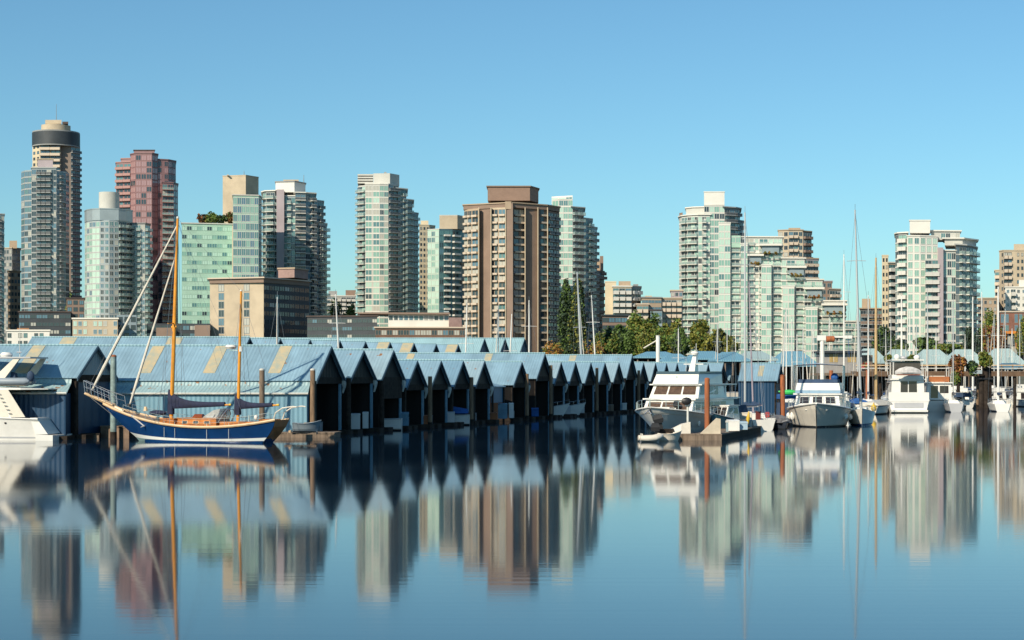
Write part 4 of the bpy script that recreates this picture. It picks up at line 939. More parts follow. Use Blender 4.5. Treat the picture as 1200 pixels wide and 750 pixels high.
class Hull:
    def __init__(s, L, B, fs, fm, fb, rake=1.5, srake=0.2, stern=.8, fine=2.2, flare=.82, draft=.5, wl_fine=1.7, counter=0):
        s.__dict__.update(locals())
    def sheer(s, t):   # height of the deck edge
        return s.fs*(1-t)*(1-2*t) + 4*s.fm*t*(1-t) + s.fb*t*(2*t-1) if True else 0
    def wd(s, t): # deck half beam
        k = .42
        if t < k: u = (k-t)/k; return s.B/2*(1-(1-s.stern)*u*u)
        u = (t-k)/(1-k); return s.B/2*max(0.012, 1-u**s.fine)
    def ww(s, t):
        k = .42
        if t < k: u = (k-t)/k; return s.B/2*s.flare*(1-(1-s.stern*.93)*u*u)
        u = (t-k)/(1-k); return s.B/2*s.flare*max(0.012, 1-u**s.wl_fine)
    def pt(s, t, v, side, off=0.0):
        z = s.sheer(t)*v
        wv = s.ww(t)*(1-v**1.3) + s.wd(t)*v**1.3 if v >= 0 else s.ww(t)*(1+v*.9)
        if v < 0: z = v*s.draft
        xs = s.counter*(1-v)**1.5 if v >= 0 else s.counter
        xd = xs + t*(s.L-xs)
        xb = s.rake*(1-max(v,0))**1.2*t**3
        return Vector((xd-xb+s.srake*(1-t)*max(v,0)*0, side*(wv+off), z))
    def mesh(s, nt=22, off=0, v0=-1, v1=1, nv=7, close=True):
        m = MB(); ts = [i/(nt) for i in range(nt+1)]
        vs = [v0+(v1-v0)*k/nv for k in range(nv+1)]
        for side in (1,-1):
            rings = [[s.pt(t,v,side,off) for v in vs] for t in ts]
            for i in range(nt):
                for k in range(nv):
                    q = (rings[i][k],rings[i+1][k],rings[i+1][k+1],rings[i][k+1])
                    m.quad(*(q if side > 0 else q[::-1]))
        if close:
            q = [s.pt(0,v,1,off) for v in vs]+[s.pt(0,v,-1,off) for v in vs[::-1]]; m.quad(*q)
            for i in range(nt): m.quad(s.pt(ts[i],-1,1),s.pt(ts[i],-1,-1),s.pt(ts[i+1],-1,-1),s.pt(ts[i+1],-1,1))
        return m
    def band(s, v0, v1, off=.015, nt=22, t0=0, t1=1):
        m = MB()
        for side in (1,-1):
            for i in range(nt):
                a, c = t0+(t1-t0)*i/nt, t0+(t1-t0)*(i+1)/nt
                q = (s.pt(a,v0,side,off),s.pt(c,v0,side,off),s.pt(c,v1,side,off),s.pt(a,v1,side,off))
                m.quad(*(q if side > 0 else q[::-1]))
        return m
    def deck(s, dz=-.08, nt=20, t0=0):
        m = MB()
        for i in range(nt):
            a, c = t0+(1-t0)*i/nt, t0+(1-t0)*(i+1)/nt; d = Vector((0,0,dz))
            m.quad(s.pt(a,1,1,-.02)+d,s.pt(a,1,-1,-.02)+d,s.pt(c,1,-1,-.02)+d,s.pt(c,1,1,-.02)+d)
        return m
    def rail(s, r=.05, nt=26, v=1, t0=0, t1=1, dz=0, n=6):
        m = MB()
        for side in (1,-1): m.tube([s.pt(t0+(t1-t0)*i/nt,v,side,.01)+Vector((0,0,dz)) for i in range(nt+1)], r, n)
        return m
    def stanchions(s, h=.65, k=9, t0=0, t1=1, r=.018, inn=-.08, wires=2, ends=True):
        m = MB()
        for side in (1,-1):
            tops = []
            for i in range(k):
                t = t0+(t1-t0)*i/(k-1); p = s.pt(t,1,side,inn); m.tube([p,p+Vector((0,0,h))],r,5); tops.append(p)
            for j in range(wires):
                hh = h*(1-j*.45); m.tube([p+Vector((0,0,hh)) for p in tops], r if j == 0 else r*.6, 5)
        return m

def cabin(o, name, b, t, m, roof=None, over=.12, rth=.07):
    """b: (x0,x1,halfwidth_aft,halfwidth_fwd,z) ; t the same for the top. returns side faces {port,starboard,front,back} as quads bl,br,tr,tl seen from outside"""
    x0,x1,wa,wf,z0 = b; X0,X1,Wa,Wf,z1 = t
    B_ = [(x0,-wa,z0),(x1,-wf,z0),(x1,wf,z0),(x0,wa,z0)]; T_ = [(X0,-Wa,z1),(X1,-Wf,z1),(X1,Wf,z1),(X0,Wa,z1)]
    MB().hexa(B_,T_).build(name, m, o)
    if roof:
        mb = MB(); q = [(X0-over,-Wa-over,z1+.002),(X1+over,-Wf-over,z1+.002),(X1+over,Wf+over,z1+.002),(X0-over,Wa+over,z1+.002)]
        mb.hexa(q,[(v[0],v[1],z1+rth) for v in q]).build('cabin_roof' if 'cabin' in name else 'roof', roof, o)
    V = Vector; B_ = [V(v) for v in B_]; T_ = [V(v) for v in T_]
    return {'starboard':(B_[0],B_[1],T_[1],T_[0]),'front':(B_[1],B_[2],T_[2],T_[1]),'port':(B_[2],B_[3],T_[3],T_[2]),'back':(B_[3],B_[0],T_[0],T_[3])}
def panel(o, name, q, u0, u1, v0, v1, m, proud=.015, fr=None, fw=.03, s0=0, s1=0):
    def P(u,v): return (q[0]*(1-u)+q[1]*u)*(1-v) + (q[3]*(1-u)+q[2]*u)*v
    n = (q[1]-q[0]).cross(q[3]-q[0]).normalized()
    a = [P(u0+s0,v0),P(u1+s1,v0),P(u1,v1),P(u0,v1)]
    mb = MB(); mb.hexa([p_-n*.01 for p_ in a],[p_+n*proud for p_ in a]); w_ = mb.build(name, m, o)
    if fr:
        c = (a[0]+a[1]+a[2]+a[3])/4
        oo = [p_+(p_-c).normalized()*fw*1.5 for p_ in a]
        mb = MB(); mb.hexa([p_-n*.01 for p_ in oo],[p_+n*(proud*.55) for p_ in oo]); mb.build('window_frame', fr, w_)
    return w_
def row_of(o, name, q, n, u0, u1, v0, v1, m, gap=.12, fr=None, proud=.015):
    wd = (u1-u0)/n
    for i in range(n): panel(o, name, q, u0+wd*(i+gap/2), u0+wd*(i+1-gap/2), v0, v1, m, proud, fr)
def outboard(o, x, z, y=0, s=1.0, name='outboard_motor'):
    r = MB(); r.loft([[(x-.30*s,y-.14*s,z+.15*s),(x+.12*s,y-.14*s,z+.15*s),(x+.12*s,y+.14*s,z+.15*s),(x-.30*s,y+.14*s,z+.15*s)],
                      [(x-.36*s,y-.17*s,z+.38*s),(x+.16*s,y-.17*s,z+.38*s),(x+.16*s,y+.17*s,z+.38*s),(x-.36*s,y+.17*s,z+.38*s)],
                      [(x-.26*s,y-.12*s,z+.62*s),(x+.10*s,y-.12*s,z+.60*s),(x+.10*s,y+.12*s,z+.60*s),(x-.26*s,y+.12*s,z+.62*s)]])
    r.box(x-.12*s,x+.06*s,y-.05*s,y+.05*s,z-.75*s,z+.15*s); r.box(x-.3*s,x+.1*s,y-.03*s,y+.03*s,z-.6*s,z-.54*s)
    return r.build(name, black, o)
def fenders(o, hull, ts, side, r=.13, h=.6, m=None, v=.95):
    for t_ in ts:
        p = hull.pt(t_, .5, side, .14); p.z = max(.45, hull.sheer(t_)*.55)
        mb = MB(); mb.ball(p, (r,r,h/2), 8, 6); smooth_by(mb.build('fender', m or gel, o))
def rig(mb, pts, r=.012): mb.tube(pts, r, 4)

# ---- the blue ketch (bow to the left, stern slightly towards us)
A = W(330.5,126.5); 
ang = math.pi - R(19)
K = thing('sailing_ketch', 'dark blue wooden ketch with varnished orange masts, cream rail and furled white jibs', 'sailboat', (A[0],A[1],0), ang)
hk = Hull(14.5,3.7,1.72,1.22,2.80,rake=3.1,stern=.62,fine=1.9,flare=.80,counter=1.15,wl_fine=1.5,draft=.6)
smooth_by(hk.mesh(nt=34,nv=12).build('hull', navy, K), 50)
smooth_by(hk.band(-.22,.10,.012,nt=34).build('waterline_paint', bootg, K)); smooth_by(hk.band(.10,.24,.018,nt=34).build('boot_stripe', boot, K))
hk.deck(-.10,nt=26).build('deck', teak, K)
smooth_by(hk.rail(.10,nt=36,dz=.02).build('cap_rail', caprail, K))
MB().add([hk.pt(0,v,1,.0)+Vector((-.03,0,0)) for v in (0.05,.35,.7,1)]+[hk.pt(0,v,-1,.0)+Vector((-.03,0,0)) for v in (1,.7,.35,.05)],[tuple(range(8))]).build('transom', mat('transom_varnish',(0.62,0.21,0.05),.3,vary=.15,scale=2), K)  # varnish colour raised to paint sunlight onto the shaded transom
K.scale = (1.05,1,1)
z0 = hk.sheer(.5)-.08
f = cabin(K,'cabin',(4.6,8.0,1.15,.95,z0),(4.7,7.85,1.05,.85,z0+.62),varn,roof=varn,over=.07)
for i in range(3): panel(K,'porthole',f['port'],.14+.28*i,.26+.28*i,.42,.72,tint_g,fr=caprail); panel(K,'porthole',f['starboard'],.14+.28*i,.26+.28*i,.42,.72,tint_g,fr=caprail)
f2 = cabin(K,'fore_cabin',(8.2,9.6,.85,.6,z0+.1),(8.25,9.5,.75,.5,z0+.55),varn,roof=varn,over=.05)
cabin(K,'skylight',(6.2,7.0,.35,.35,z0+.70),(6.3,6.9,.12,.12,z0+.95),varn_d)
cabin(K,'cockpit_coaming',(1.6,4.4,.95,1.1,z0),(1.6,4.4,.9,1.05,z0+.42),varn)
cabin(K,'aft_locker',(.5,1.4,.75,.85,z0+.1),(.5,1.4,.7,.8,z0+.55),varn,roof=varn,over=.04)
mb = MB()   # folded spray hood hoops and cover on the cabin
for k,(x,h) in enumerate(((4.9,.75),(4.55,.95),(4.2,.9))):
    mb.tube([(x+.35,-1.0,z0+.35),(x,-.95,z0+.4+h*.6),(x-.1,-.5,z0+.42+h),(x-.1,.5,z0+.42+h),(x,.95,z0+.4+h*.6),(x+.35,1.0,z0+.35)],.035,6)
mb.build('spray_hood_frame', stain, K)
MB().loft([[(5.9,-.9,z0+.66),(5.9,-.6,z0+.8),(5.9,.6,z0+.8),(5.9,.9,z0+.66)],[(5.1,-1.0,z0+.66),(5.1,-.7,z0+1.25),(5.1,.7,z0+1.25),(5.1,1.0,z0+.66)],[(4.6,-1.0,z0+.6),(4.5,-.8,z0+1.38),(4.5,.8,z0+1.38),(4.6,1.0,z0+.6)]],cap=False).build('spray_hood', mat('clear_canvas',(0.45,0.45,0.42),.5,alpha=.6), K)
xm, xz = 8.9, 3.5
def mast(o, x, zb, zt, r0, r1, m, rake=0.0, name='mast'):
    mb = MB(); mb.tube([(x,0,zb),(x-rake*.5,0,(zb+zt)/2),(x-rake,0,zt)],[r0,r0*.95,r1],12); q = smooth_by(mb.build(name, m, o)); return q
mtop = 16.9; rk = .55
mm_ = mast(K,xm,z0-.1,mtop,.15,.085,spar,rk,'main_mast'); 
ztop = PZ(340,126); mz = mast(K,xz,z0-.1,ztop,.12,.075,spar,rk*.5,'mizzen_mast')
MB().tube([(xm-rk,0,mtop),(xm-rk,0,mtop+.15)],[.11,.08],10).build('mast_cap', trim_white, mm_)
MB().tube([(xz-rk*.5,0,ztop),(xz-rk*.5,0,ztop+.12)],[.1,.07],10).build('mast_cap', trim_white, mz)
zs = PZ(378,126); fx = (zs-z0)/(mtop-z0)
sp = MB(); sp.tube([(xm-rk*fx,-.95,zs),(xm-rk*fx,0,zs+.06),(xm-rk*fx,.95,zs)],.045,6); sp.tube([(xm-rk*fx+.2,0,zs-.25),(xm-rk*fx-.2,0,zs-.25)],.12,8); sp.build('spreader', spar, mm_)
# bowsprit, pulpit
bs0 = Vector((12.8,0,hk.sheer(.88)+.0)); bs1 = Vector((16.1,0,3.62))
MB().tube([bs0,(14.5,0,3.0),bs1],[.15,.14,.10],10).build('bowsprit', caprail, K)
MB().hexa([(13.6,-.32,2.70),(16.0,-.16,3.60),(16.0,.16,3.60),(13.6,.32,2.70)],[(13.6,-.32,2.78),(16.0,-.16,3.68),(16.0,.16,3.68),(13.6,.32,2.78)]).build('bowsprit_platform', caprail, K)
pp = MB()
for s_ in (1,-1):
    base = [Vector((16.0,s_*.16,3.68)),Vector((15.4,s_*.22,3.46)),Vector((14.8,s_*.26,3.22)),Vector((14.2,s_*.30,3.0)),Vector((13.6,s_*.42,2.80)),Vector((13.0,s_*.62,2.6)),]
    tp = [q+Vector((.12,0,.92-.02*i)) for i,q in enumerate(base)]
    for a_,c_ in zip(base,tp): pp.tube([a_,c_],.022,5)
    pp.tube(tp,.026,5); pp.tube([(a_+c_)/2 for a_,c_ in zip(base,tp)],.016,5)
pp.tube([(16.12,-.16,4.6),(16.12,.16,4.6)],.026,5); pp.build('pulpit_rail', stain, K)
j1a, j1b = Vector((15.5,0,3.85)), Vector((xm-rk+.02,0,mtop-.5))
def furled(o, a_, c_, r0, r1):
    mb = MB(); n = 14; pts = [a_.lerp(c_, i/n) for i in range(n+1)]
    rr = [ (r0*(1-i/n)+r1*(i/n))*(.5+.5*min(1,i/1.5)) * (1+.06*((i*7)%3-1)) for i in range(n+1)]
    mb.tube(pts, rr, 8); return smooth_by(mb.build('furled_jib', sailw, o))
j = furled(K,j1a,j1b,.14,.06); MB().tube([j1a+Vector((0.08,0,-.28)),j1a+Vector((0.02,0,.02))],[.17,.15],10).build('furler_drum', black, j)
j2a, j2b = Vector((12.3,0,2.8)), Vector((xm-rk*.86,0,PZ(292,126)))
j = furled(K,j2a,j2b,.12,.05); MB().tube([j2a+Vector((0.07,0,-.22)),j2a+Vector((0.02,0,.02))],[.15,.13],10).build('furler_drum', black, j)
# booms with sail covers (deep at the mast, slim aft)
def covered_boom(o, x, zb, L, h0, h1, nm):
    MB().tube([(x,0,zb-.05),(x-L-.15,0,zb+.20)],.065,8).build('boom', spar, o)
    rings = []
    for i in range(15):
        u = i/14; xx = x+.18-u*L; h = h0*math.exp(-u*5.2)+h1*(1-.35*u) ; zc = zb-.10+.25*u; wv = .19*(1-.25*u)*(1+.05*math.sin(i*2.3))
        rings.append([(xx,wv*math.cos(a_)*1.0,zc+h*.5*(1+math.sin(a_))*1.0-.08) for a_ in [2*math.pi*k/10 for k in range(10)]])
    smooth_by(MB().loft(rings).build('sail_cover', sailcov, o))
    MB().box(x-.2,x+.2,-.17,.17,zb-.55,zb+.25).build('mast_boot', sailcov, o)
    MB().tube([(x-L-.13,0,zb+.2),(x-L-.32,0,zb+.21)],[.085,.08],8).build('boom_end', yellow, o)
covered_boom(K,xm,PZ(478,126),4.55,1.05,.52,'main'); covered_boom(K,xz,PZ(478,126),2.95,.8,.44,'mizzen')
smooth_by(MB().tube([(xz+.55,0,PZ(406,126)-.16),(xz+.55,0,PZ(406,126)),(xz+.55,0,PZ(406,126)+.14)],[.3,.42,.34],14).build('radar_dome', gel, K))
MB().box(xz-.05,xz+.65,-.07,.07,PZ(408,126)-.17,PZ(408,126)-.10).build('radar_bracket', stain, K)
MB().tube([(xz-.25,0,PZ(410,126)-.1),(xz-.25,0,PZ(407,126)+.1)],[.14,.12],8).build('deck_light', gel, K)
rg = MB()
for s_ in (1,-1):
    for dx,zz in ((0.05,mtop-.3),(-.35,mtop-.8),(.35,zs)): rig(rg,[(xm+dx,s_*1.78,1.45),(xm-rk*fx,s_*.95,zs) if zz>zs+1 else (xm-rk*fx*.9,0,zs),(xm-rk,0,zz) if zz>zs+1 else (xm-rk*fx*.9,0,zs)])
    for dx in (.1,-.45): rig(rg,[(xz+dx,s_*1.6,1.4),(xz-rk*.45,0,ztop-.5)])
    rig(rg,[(2.2,s_*1.4,1.5),(xm-rk,0,mtop-.3)],.008)
rig(rg,[(16.05,0,3.7),(xm-rk,0,mtop)]); rig(rg,[(15.9,0,3.5),(12.6,0,1.1),(11.4,0,.2)],.02); rig(rg,[(xm-rk,0,mtop),(xz-rk*.5,0,ztop)],.009); rig(rg,[(0.1,0,1.8),(xz-rk*.5,0,ztop)],.01)
rig(rg,[(xm-4.6,0,PZ(478,126)+.2),(xm-rk,0,mtop)],.008); rig(rg,[(11.2,0,2.3),(9.7,1.1,1.6)],.03); rig(rg,[(12.8,0,2.7),(9.2,0.4,3.9)],.012)
rg.build('standing_rigging', wire, K)
hk.stanchions(.62,12,.03,.86,.016).build('lifelines', stain, K)
for px_,t_ in ((0,.34),(0,.22),(0,.53),(0,.60)):
    p = hk.pt(t_,.62,1,.10); MB().tube([p+Vector((0,0,.75)),p+Vector((0,0,-.45))],.016,5).build('fender_line', trim_white, K)
an = MB(); p = hk.pt(.78,.93,1,.08); an.tube([p+Vector((.25,0,.25)),p+Vector((-.75,.02,-.50))],[.07,.05],6); an.tube([p+Vector((-.75,-.25,-.38)),p+Vector((-.8,.02,-.55)),p+Vector((-.7,.3,-.62))],[.03,.08,.03],6); an.build('anchor', gel_grey, K)
MB().ball((10.0,0,2.15),(.75,.32,.22),10,6).build('deck_bundle', sailcov, K)
MB().tube([(11.0,0,2.3),(11.0,0,2.62)],[.16,.1],8).build('windlass', caprail, K)
MB().tube([(2.6,0,z0),(2.6,0,z0+.9)],[.06,.05],6).build('binnacle', stain, K); MB().ball((1.9,.3,z0+.75),(.14,.14,.2),8,6).build('instrument_pod', gel, K)
dv = MB()
for s_ in (.75,-.75): dv.tube([(.35,s_,1.7),(.15,s_,2.25),(-.4,s_,2.6),(-1.2,s_,2.72),(-1.5,s_,2.68)],.05,6)
dv.tube([(-1.0,-.75,2.68),(-1.0,.75,2.68)],.03,5); dv.build('davits', gel_cream, K)
# dinghy hanging behind the ketch
def dinghy(name, label, loc, rz, L=2.9, B=1.35, m=gel_grey, motor=False, inflatable=False, cat='dinghy', mo=1.0, h=.5):
    o = thing(name, label, cat, loc, rz)
    if inflatable:
        for s_ in (1,-1):
            smooth_by(MB().tube([(0,s_*B*.38,.28),(L*.3,s_*B*.40,.26),(L*.65,s_*B*.38,.28),(L*.88,s_*B*.24,.38),(L,0,.46)],[.21,.23,.23,.2,.16],10).build('tube_side', m, o))
        MB().box(.1,L*.85,-B*.3,B*.3,.02,.14).build('floor', gel_grey, o); MB().box(.12,.2,-B*.28,B*.28,.1,.62).build('transom', m, o); MB().box(L*.45,L*.55,-B*.3,B*.3,.34,.40).build('seat', teak, o)
    else:
        hd = Hull(L,B,h,h*.92,h*1.3,rake=.3,stern=.8,flare=.7,draft=.12)
        hd.mesh(12,nv=5).build('hull', m, o); hd.rail(.03,12).build('gunwale', m if m is not gel_grey else trim_white, o); hd.deck(-.06,8).build('floor', gel_grey, o)
        MB().box(L*.4,L*.5,-B*.4,B*.4,h*.93,h*.99).build('seat', teak, o)
    if motor: outboard(o, 0.0, .55, 0, mo)
    return o
d1 = dinghy('dinghy','small grey dinghy on the dock behind the transom of the ketch',(PX(344,133),132.5,.72),R(4),L=2.2,B=1.2,m=mat('dinghy_grey_blue',(0.20,0.25,0.29),.4,vary=.08),h=.62)
o = thing('dock_box','low timber trestle under the grey dinghy','trestle',(PX(352,133),133,.42)); MB().box(-1.2,1.3,-.5,.5,0,.14).add([],[]).build('plank', wood_old, o)
for x in (-.8,.1,.9): MB().box(x-.08,x+.08,-.35,.35,.14,.30).build('chock', caprail, o)
# ---- white cruiser at the left edge (stern to the right)
ZC = 137.5
Kc = thing('motor_cruiser','white motor cruiser cut off by the left edge, its stern pointing right','motor yacht',(PX(69,131.5),132.6,0), math.pi-R(8))
hc = Hull(15,4.6,1.65,1.95,2.5,rake=2.6,stern=.92,flare=.88,draft=.6)
hc.L = 15
# platform behind transom
MB().loft([[(0,-1.9,-.1),(0,1.9,-.1),(0,1.9,.42),(0,-1.9,.42)],[(1.3,-2.1,-.1),(1.3,2.1,-.1),(1.3,2.1,.5),(1.3,-2.1,.5)]]).build('swim_platform', gel, Kc)
def shift(mb, dx=0, dz=0): mb.v = [(v[0]+dx,v[1],v[2]+dz) for v in mb.v]; return mb
smooth_by(shift(hc.mesh(24,nv=8),1.1).build('hull', gel, Kc),40)
shift(hc.band(-.3,.10,.012),1.1).build('antifouling', antif, Kc); shift(hc.band(.10,.17,.012),1.1).build('boot_stripe', gel_grey, Kc)
shift(hc.deck(-.15),1.1).build('deck', gel, Kc); shift(hc.rail(.07),1.1).build('rub_rail', gel, Kc)
MB().hexa([(.35,-2.0,.5),(1.3,-2.1,.5),(1.3,2.1,.5),(.35,2.0,.5)],[(1.25,-2.05,1.75),(1.75,-2.1,1.75),(1.75,2.1,1.75),(1.25,2.05,1.75)]).build('transom_slope', gel, Kc)
panel(Kc,'transom_hatch',(Vector((.5,-2.0,.7)),Vector((.5,2.0,.7)),Vector((1.2,2.0,1.6)),Vector((1.2,-2.0,1.6))),.1,.9,.1,.9,gel_grey)
f = cabin(Kc,'cabin',(3.3,10.2,2.0,1.7,1.75),(4.3,9.4,1.9,1.5,3.9),gel)
panel(Kc,'cabin_window',f['port'],.14,.9,.25,.9,tint_g,s0=.0); panel(Kc,'saloon_door',f['back'],.12,.88,.05,.95,tint_g); panel(Kc,'cabin_window',f['starboard'],.10,.86,.25,.9,tint_g)
MB().hexa([(2.2,-1.95,1.8),(4.4,-2.02,1.8),(4.4,-1.95,1.8),(2.2,-1.88,1.8)],[(3.6,-1.9,3.9),(4.6,-1.95,3.9),(4.6,-1.88,3.9),(3.6,-1.83,3.9)]).build('side_wing', gel_cream, Kc)
MB().hexa([(2.2,1.88,1.8),(4.4,1.95,1.8),(4.4,2.02,1.8),(2.2,1.95,1.8)],[(3.6,1.83,3.9),(4.6,1.88,3.9),(4.6,1.95,3.9),(3.6,1.9,3.9)]).build('side_wing', gel_cream, Kc)
ld = MB()
for k in range(6): ld.box(3.25+k*.18,3.5+k*.18,2.03,2.07,2.05+.3*k,2.09+.3*k)
ld.build('ladder', black, Kc)
MB().loft([[(.8,-.9,3.92),(.8,.9,3.92),(.8,.9,3.98),(.8,-.9,3.98)],[(2.6,-1.9,3.9),(2.6,1.9,3.9),(2.6,1.9,4.05),(2.6,-1.9,4.05)],[(9.8,-1.75,3.9),(9.8,1.75,3.9),(9.8,1.75,4.15),(9.8,-1.75,4.15)]]).build('upper_deck', gel, Kc)
# tender lying on the upper deck
tn = thing('inflatable_tender','grey inflatable tender lying on the upper deck of the left cruiser','tender',(PX(38,131.0),131.8,4.35),math.pi-R(8))
for s_ in (.62,-.62): smooth_by(MB().tube([(0,s_,.35),(.3,s_,.36),(3.0,s_,.36),(4.1,s_*.4,.45)],[.12,.29,.29,.2],12).build('tube_side', mat('tender_blue_grey',(0.24,0.29,0.34),.5,vary=.06), tn))
MB().hexa([(.5,-.3,0),(3.6,-.2,0),(3.6,.2,0),(.5,.3,0)],[(.2,-.55,.3),(3.8,-.4,.35),(3.8,.4,.35),(.2,.55,.3)]).build('tender_hull', gel_cream, tn)
MB().hexa([(1.2,-.25,.3),(1.75,-.25,.3),(1.75,.25,.3),(1.2,.25,.3)],[(1.35,-.22,1.0),(1.65,-.22,1.1),(1.65,.22,1.1),(1.35,.22,1.0)]).build('console', canvas_n, tn)
smooth_by(MB().ball((.15,0,.75),(.32,.25,.42),10,8).build('motor_cover', canvas_n, tn))
tn.location.x = PX(38,131.8); tn.location.z = 4.18
MB().hexa([(3.4,-1.8,4.2),(4.5,-1.8,4.2),(4.5,-1.6,4.2),(3.4,-1.6,4.2)],[(2.0,-1.6,6.35),(2.4,-1.6,6.35),(2.4,-1.4,6.35),(2.0,-1.4,6.35)]).build('radar_arch_leg', gel_cream, Kc)
MB().hexa([(4.4,1.6,4.2),(5.5,1.6,4.2),(5.5,1.8,4.2),(4.4,1.8,4.2)],[(2.8,1.4,6.3),(3.3,1.4,6.3),(3.3,1.6,6.3),(2.8,1.6,6.3)]).build('radar_arch_leg', gel_cream, Kc)
MB().box(1.9,6.5,-1.7,1.7,6.32,6.44).build('hardtop', gel_grey, Kc)
smooth_by(MB().tube([(4.6,0,6.45),(4.6,0,6.62),(4.6,0,6.8)],[.42,.5,.35],14).build('radar_dome', gel, Kc))
MB().tube([(3.1,.9,6.44),(3.1,.9,8.9)],[.03,.015],5).build('antenna', trim_white, Kc); MB().tube([(5.6,-.9,6.44),(5.6,-.9,9.6)],[.03,.015],5).build('antenna', trim_white, Kc)
MB().tube([(2.9,1.0,6.8),(3.3,1.0,6.8)],.06,6).build('horn', stain, Kc)
for x,z in ((3.7,1.55),(5.9,1.3)): MB().ball((x,hc.pt((x-1.1)/15,z/2,1,0).y+.02,z-.2),(.1,.03,.08),8,5).build('vent_port', black, Kc)

# ---- generic simple boats
def sailboat(label, px, Z, mtop, base_h=1.1, rz=0, L=9.5, hullm=None, mastm=None, rake=.0, cover=canvas_n, group='moored sailboats', spread=1, jib=False, r=.085, cat='sailboat', lean=0, furl=None, boomh=None):
    X = PX(px,Z); o = thing('sailboat', label, cat, (X,Z,0), rz, group)
    B = L*.31; h = Hull(L,B,base_h*.95,base_h*.85,base_h*1.2,rake=L*.1,stern=.7,flare=.8,draft=.4)
    xo = -L*.55
    smooth_by(shift(h.mesh(16,nv=5),xo).build('hull', hullm or gel, o)); shift(h.band(-.2,.12,.012,14),xo).build('boot_stripe', navy, o); shift(h.deck(-.04,12),xo).build('deck', gel_cream, o)
    f = cabin(o,'cabin',(-L*.18,L*.18,B*.3,B*.2,base_h*.85),(-L*.16,L*.13,B*.26,B*.16,base_h*.85+.5),gel)
    for sd in ('port','starboard'): row_of(o,'cabin_window',f[sd],3,.08,.92,.35,.8,tint_g)
    zt = PZ(mtop,Z); mastm = mastm or alu; H = zt-base_h
    mb = MB(); lx, ly = lean*math.cos(rz), -lean*math.sin(rz); tx = lx-rake
    mb.tube([(0,0,base_h*.8),(tx*.5,ly*.5,zt*.5),(tx,ly,zt)],[r,r,r*.6],8); mk = smooth_by(mb.build('mast', mastm, o))
    MB().tube([(tx,ly,zt),(tx,ly,zt+.6)],.02,4).build('wind_vane', wire, mk)
    for k in range(spread):
        u = (k+1)/(spread+1)+.08; z = base_h+H*u; x = tx*z/zt; yy = ly*z/zt
        MB().tube([(x,yy-B*.32,z-.03),(x,yy,z),(x,yy+B*.32,z-.03)],.03,5).build('spreader', mastm, mk)
    g = MB(); 
    for s_ in (1,-1):
        g.tube([(-.05,s_*B*.46,base_h*.9),(tx*.55,ly*.55+s_*B*.32,base_h+H*.55),(tx,ly,zt-.2)],.013,4)
    g.tube([(L*.44,0,base_h*1.2),(tx,ly,zt-.1)],.013,4); g.tube([(-L*.54,0,base_h),(tx,ly,zt)],.013,4); g.build('rigging', wire, o)
    bz = base_h+1.0
    MB().tube([(0,0,bz),(-L*.38,0,bz+.1)],.06,6).build('boom', mastm, o)
    smooth_by(MB().tube([(-.1,0,bz+.25),(-L*.1,0,bz+.2),(-L*.36,0,bz+.18)],[.22,.17,.1],8).build('sail_cover', cover, o))
    if jib or furl:
        a_ = Vector((L*.43,0,base_h*1.2+.3)); c_ = Vector((tx,ly,zt-.4)); smooth_by(MB().tube([a_,a_.lerp(c_,.1),c_],[.04,.09,.04],7).build('furled_jib', furl or sailw, o))
    shift(h.stanchions(.5,7,.02,.98,.014),xo).build('lifelines', stain, o)
    return o
def motorboat(label, px, Z, rz=0, L=7.5, h=1.0, hullm=None, top=True, tarp=None, group='moored motorboats', canvas=None, z=0, fly=False, arch=False):
    X = PX(px,Z); o = thing('motorboat', label, 'motorboat', (X,Z,z), rz, group)
    B = L*.34; hl = Hull(L,B,h*.85,h*.9,h*1.35,rake=L*.13,stern=.9,flare=.82,draft=.3); xo = -L*.5
    smooth_by(shift(hl.mesh(14,nv=5),xo).build('hull', hullm or gel, o)); shift(hl.band(-.2,.12,.012,12),xo).build('boot_stripe', antif, o); shift(hl.deck(-.03,10),xo).build('deck', gel_cream, o); shift(hl.rail(.035,14),xo).build('rub_rail', gel_grey, o)
    if tarp:
        rr = [[(x,y*B*.5*(1-.75*max(0,(x/L+.05))**1.5),h*.92+hh) for y,hh in ((-1,.05),(-.6,.45),(0,.75 if abs(x)<L*.3 else .4),(.6,.45),(1,.05))] for x in (-L*.48,-L*.25,0,L*.2,L*.4)]
        MB().loft(rr).build('tarp', tarp, o)
    elif top:
        f = cabin(o,'cabin',(-L*.15,L*.25,B*.38,B*.28,h*.9),(-L*.13,L*.12,B*.34,B*.25,h*.9+1.15),gel,roof=gel)
        for sd in ('port','starboard'): row_of(o,'cabin_window',f[sd],2,.06,.94,.4,.88,tint_g)
        row_of(o,'windscreen',f['front'],2,.06,.94,.25,.9,tint_g); panel(o,'cabin_door',f['back'],.3,.7,.05,.9,tint_g)
        if fly: cabin(o,'flybridge',(-L*.12,L*.1,B*.3,B*.22,h*.9+1.25),(-L*.12,L*.13,B*.32,B*.25,h*.9+1.8),gel)
        if canvas: cabin(o,'canopy',(-L*.42,-L*.15,B*.4,B*.38,h*.9+.55),(-L*.4,-L*.14,B*.34,B*.34,h*.9+1.2),canvas)
    shift(hl.stanchions(.45,6,.5,.99,.014,wires=1),xo).build('bow_rail', stain, o)
    return o

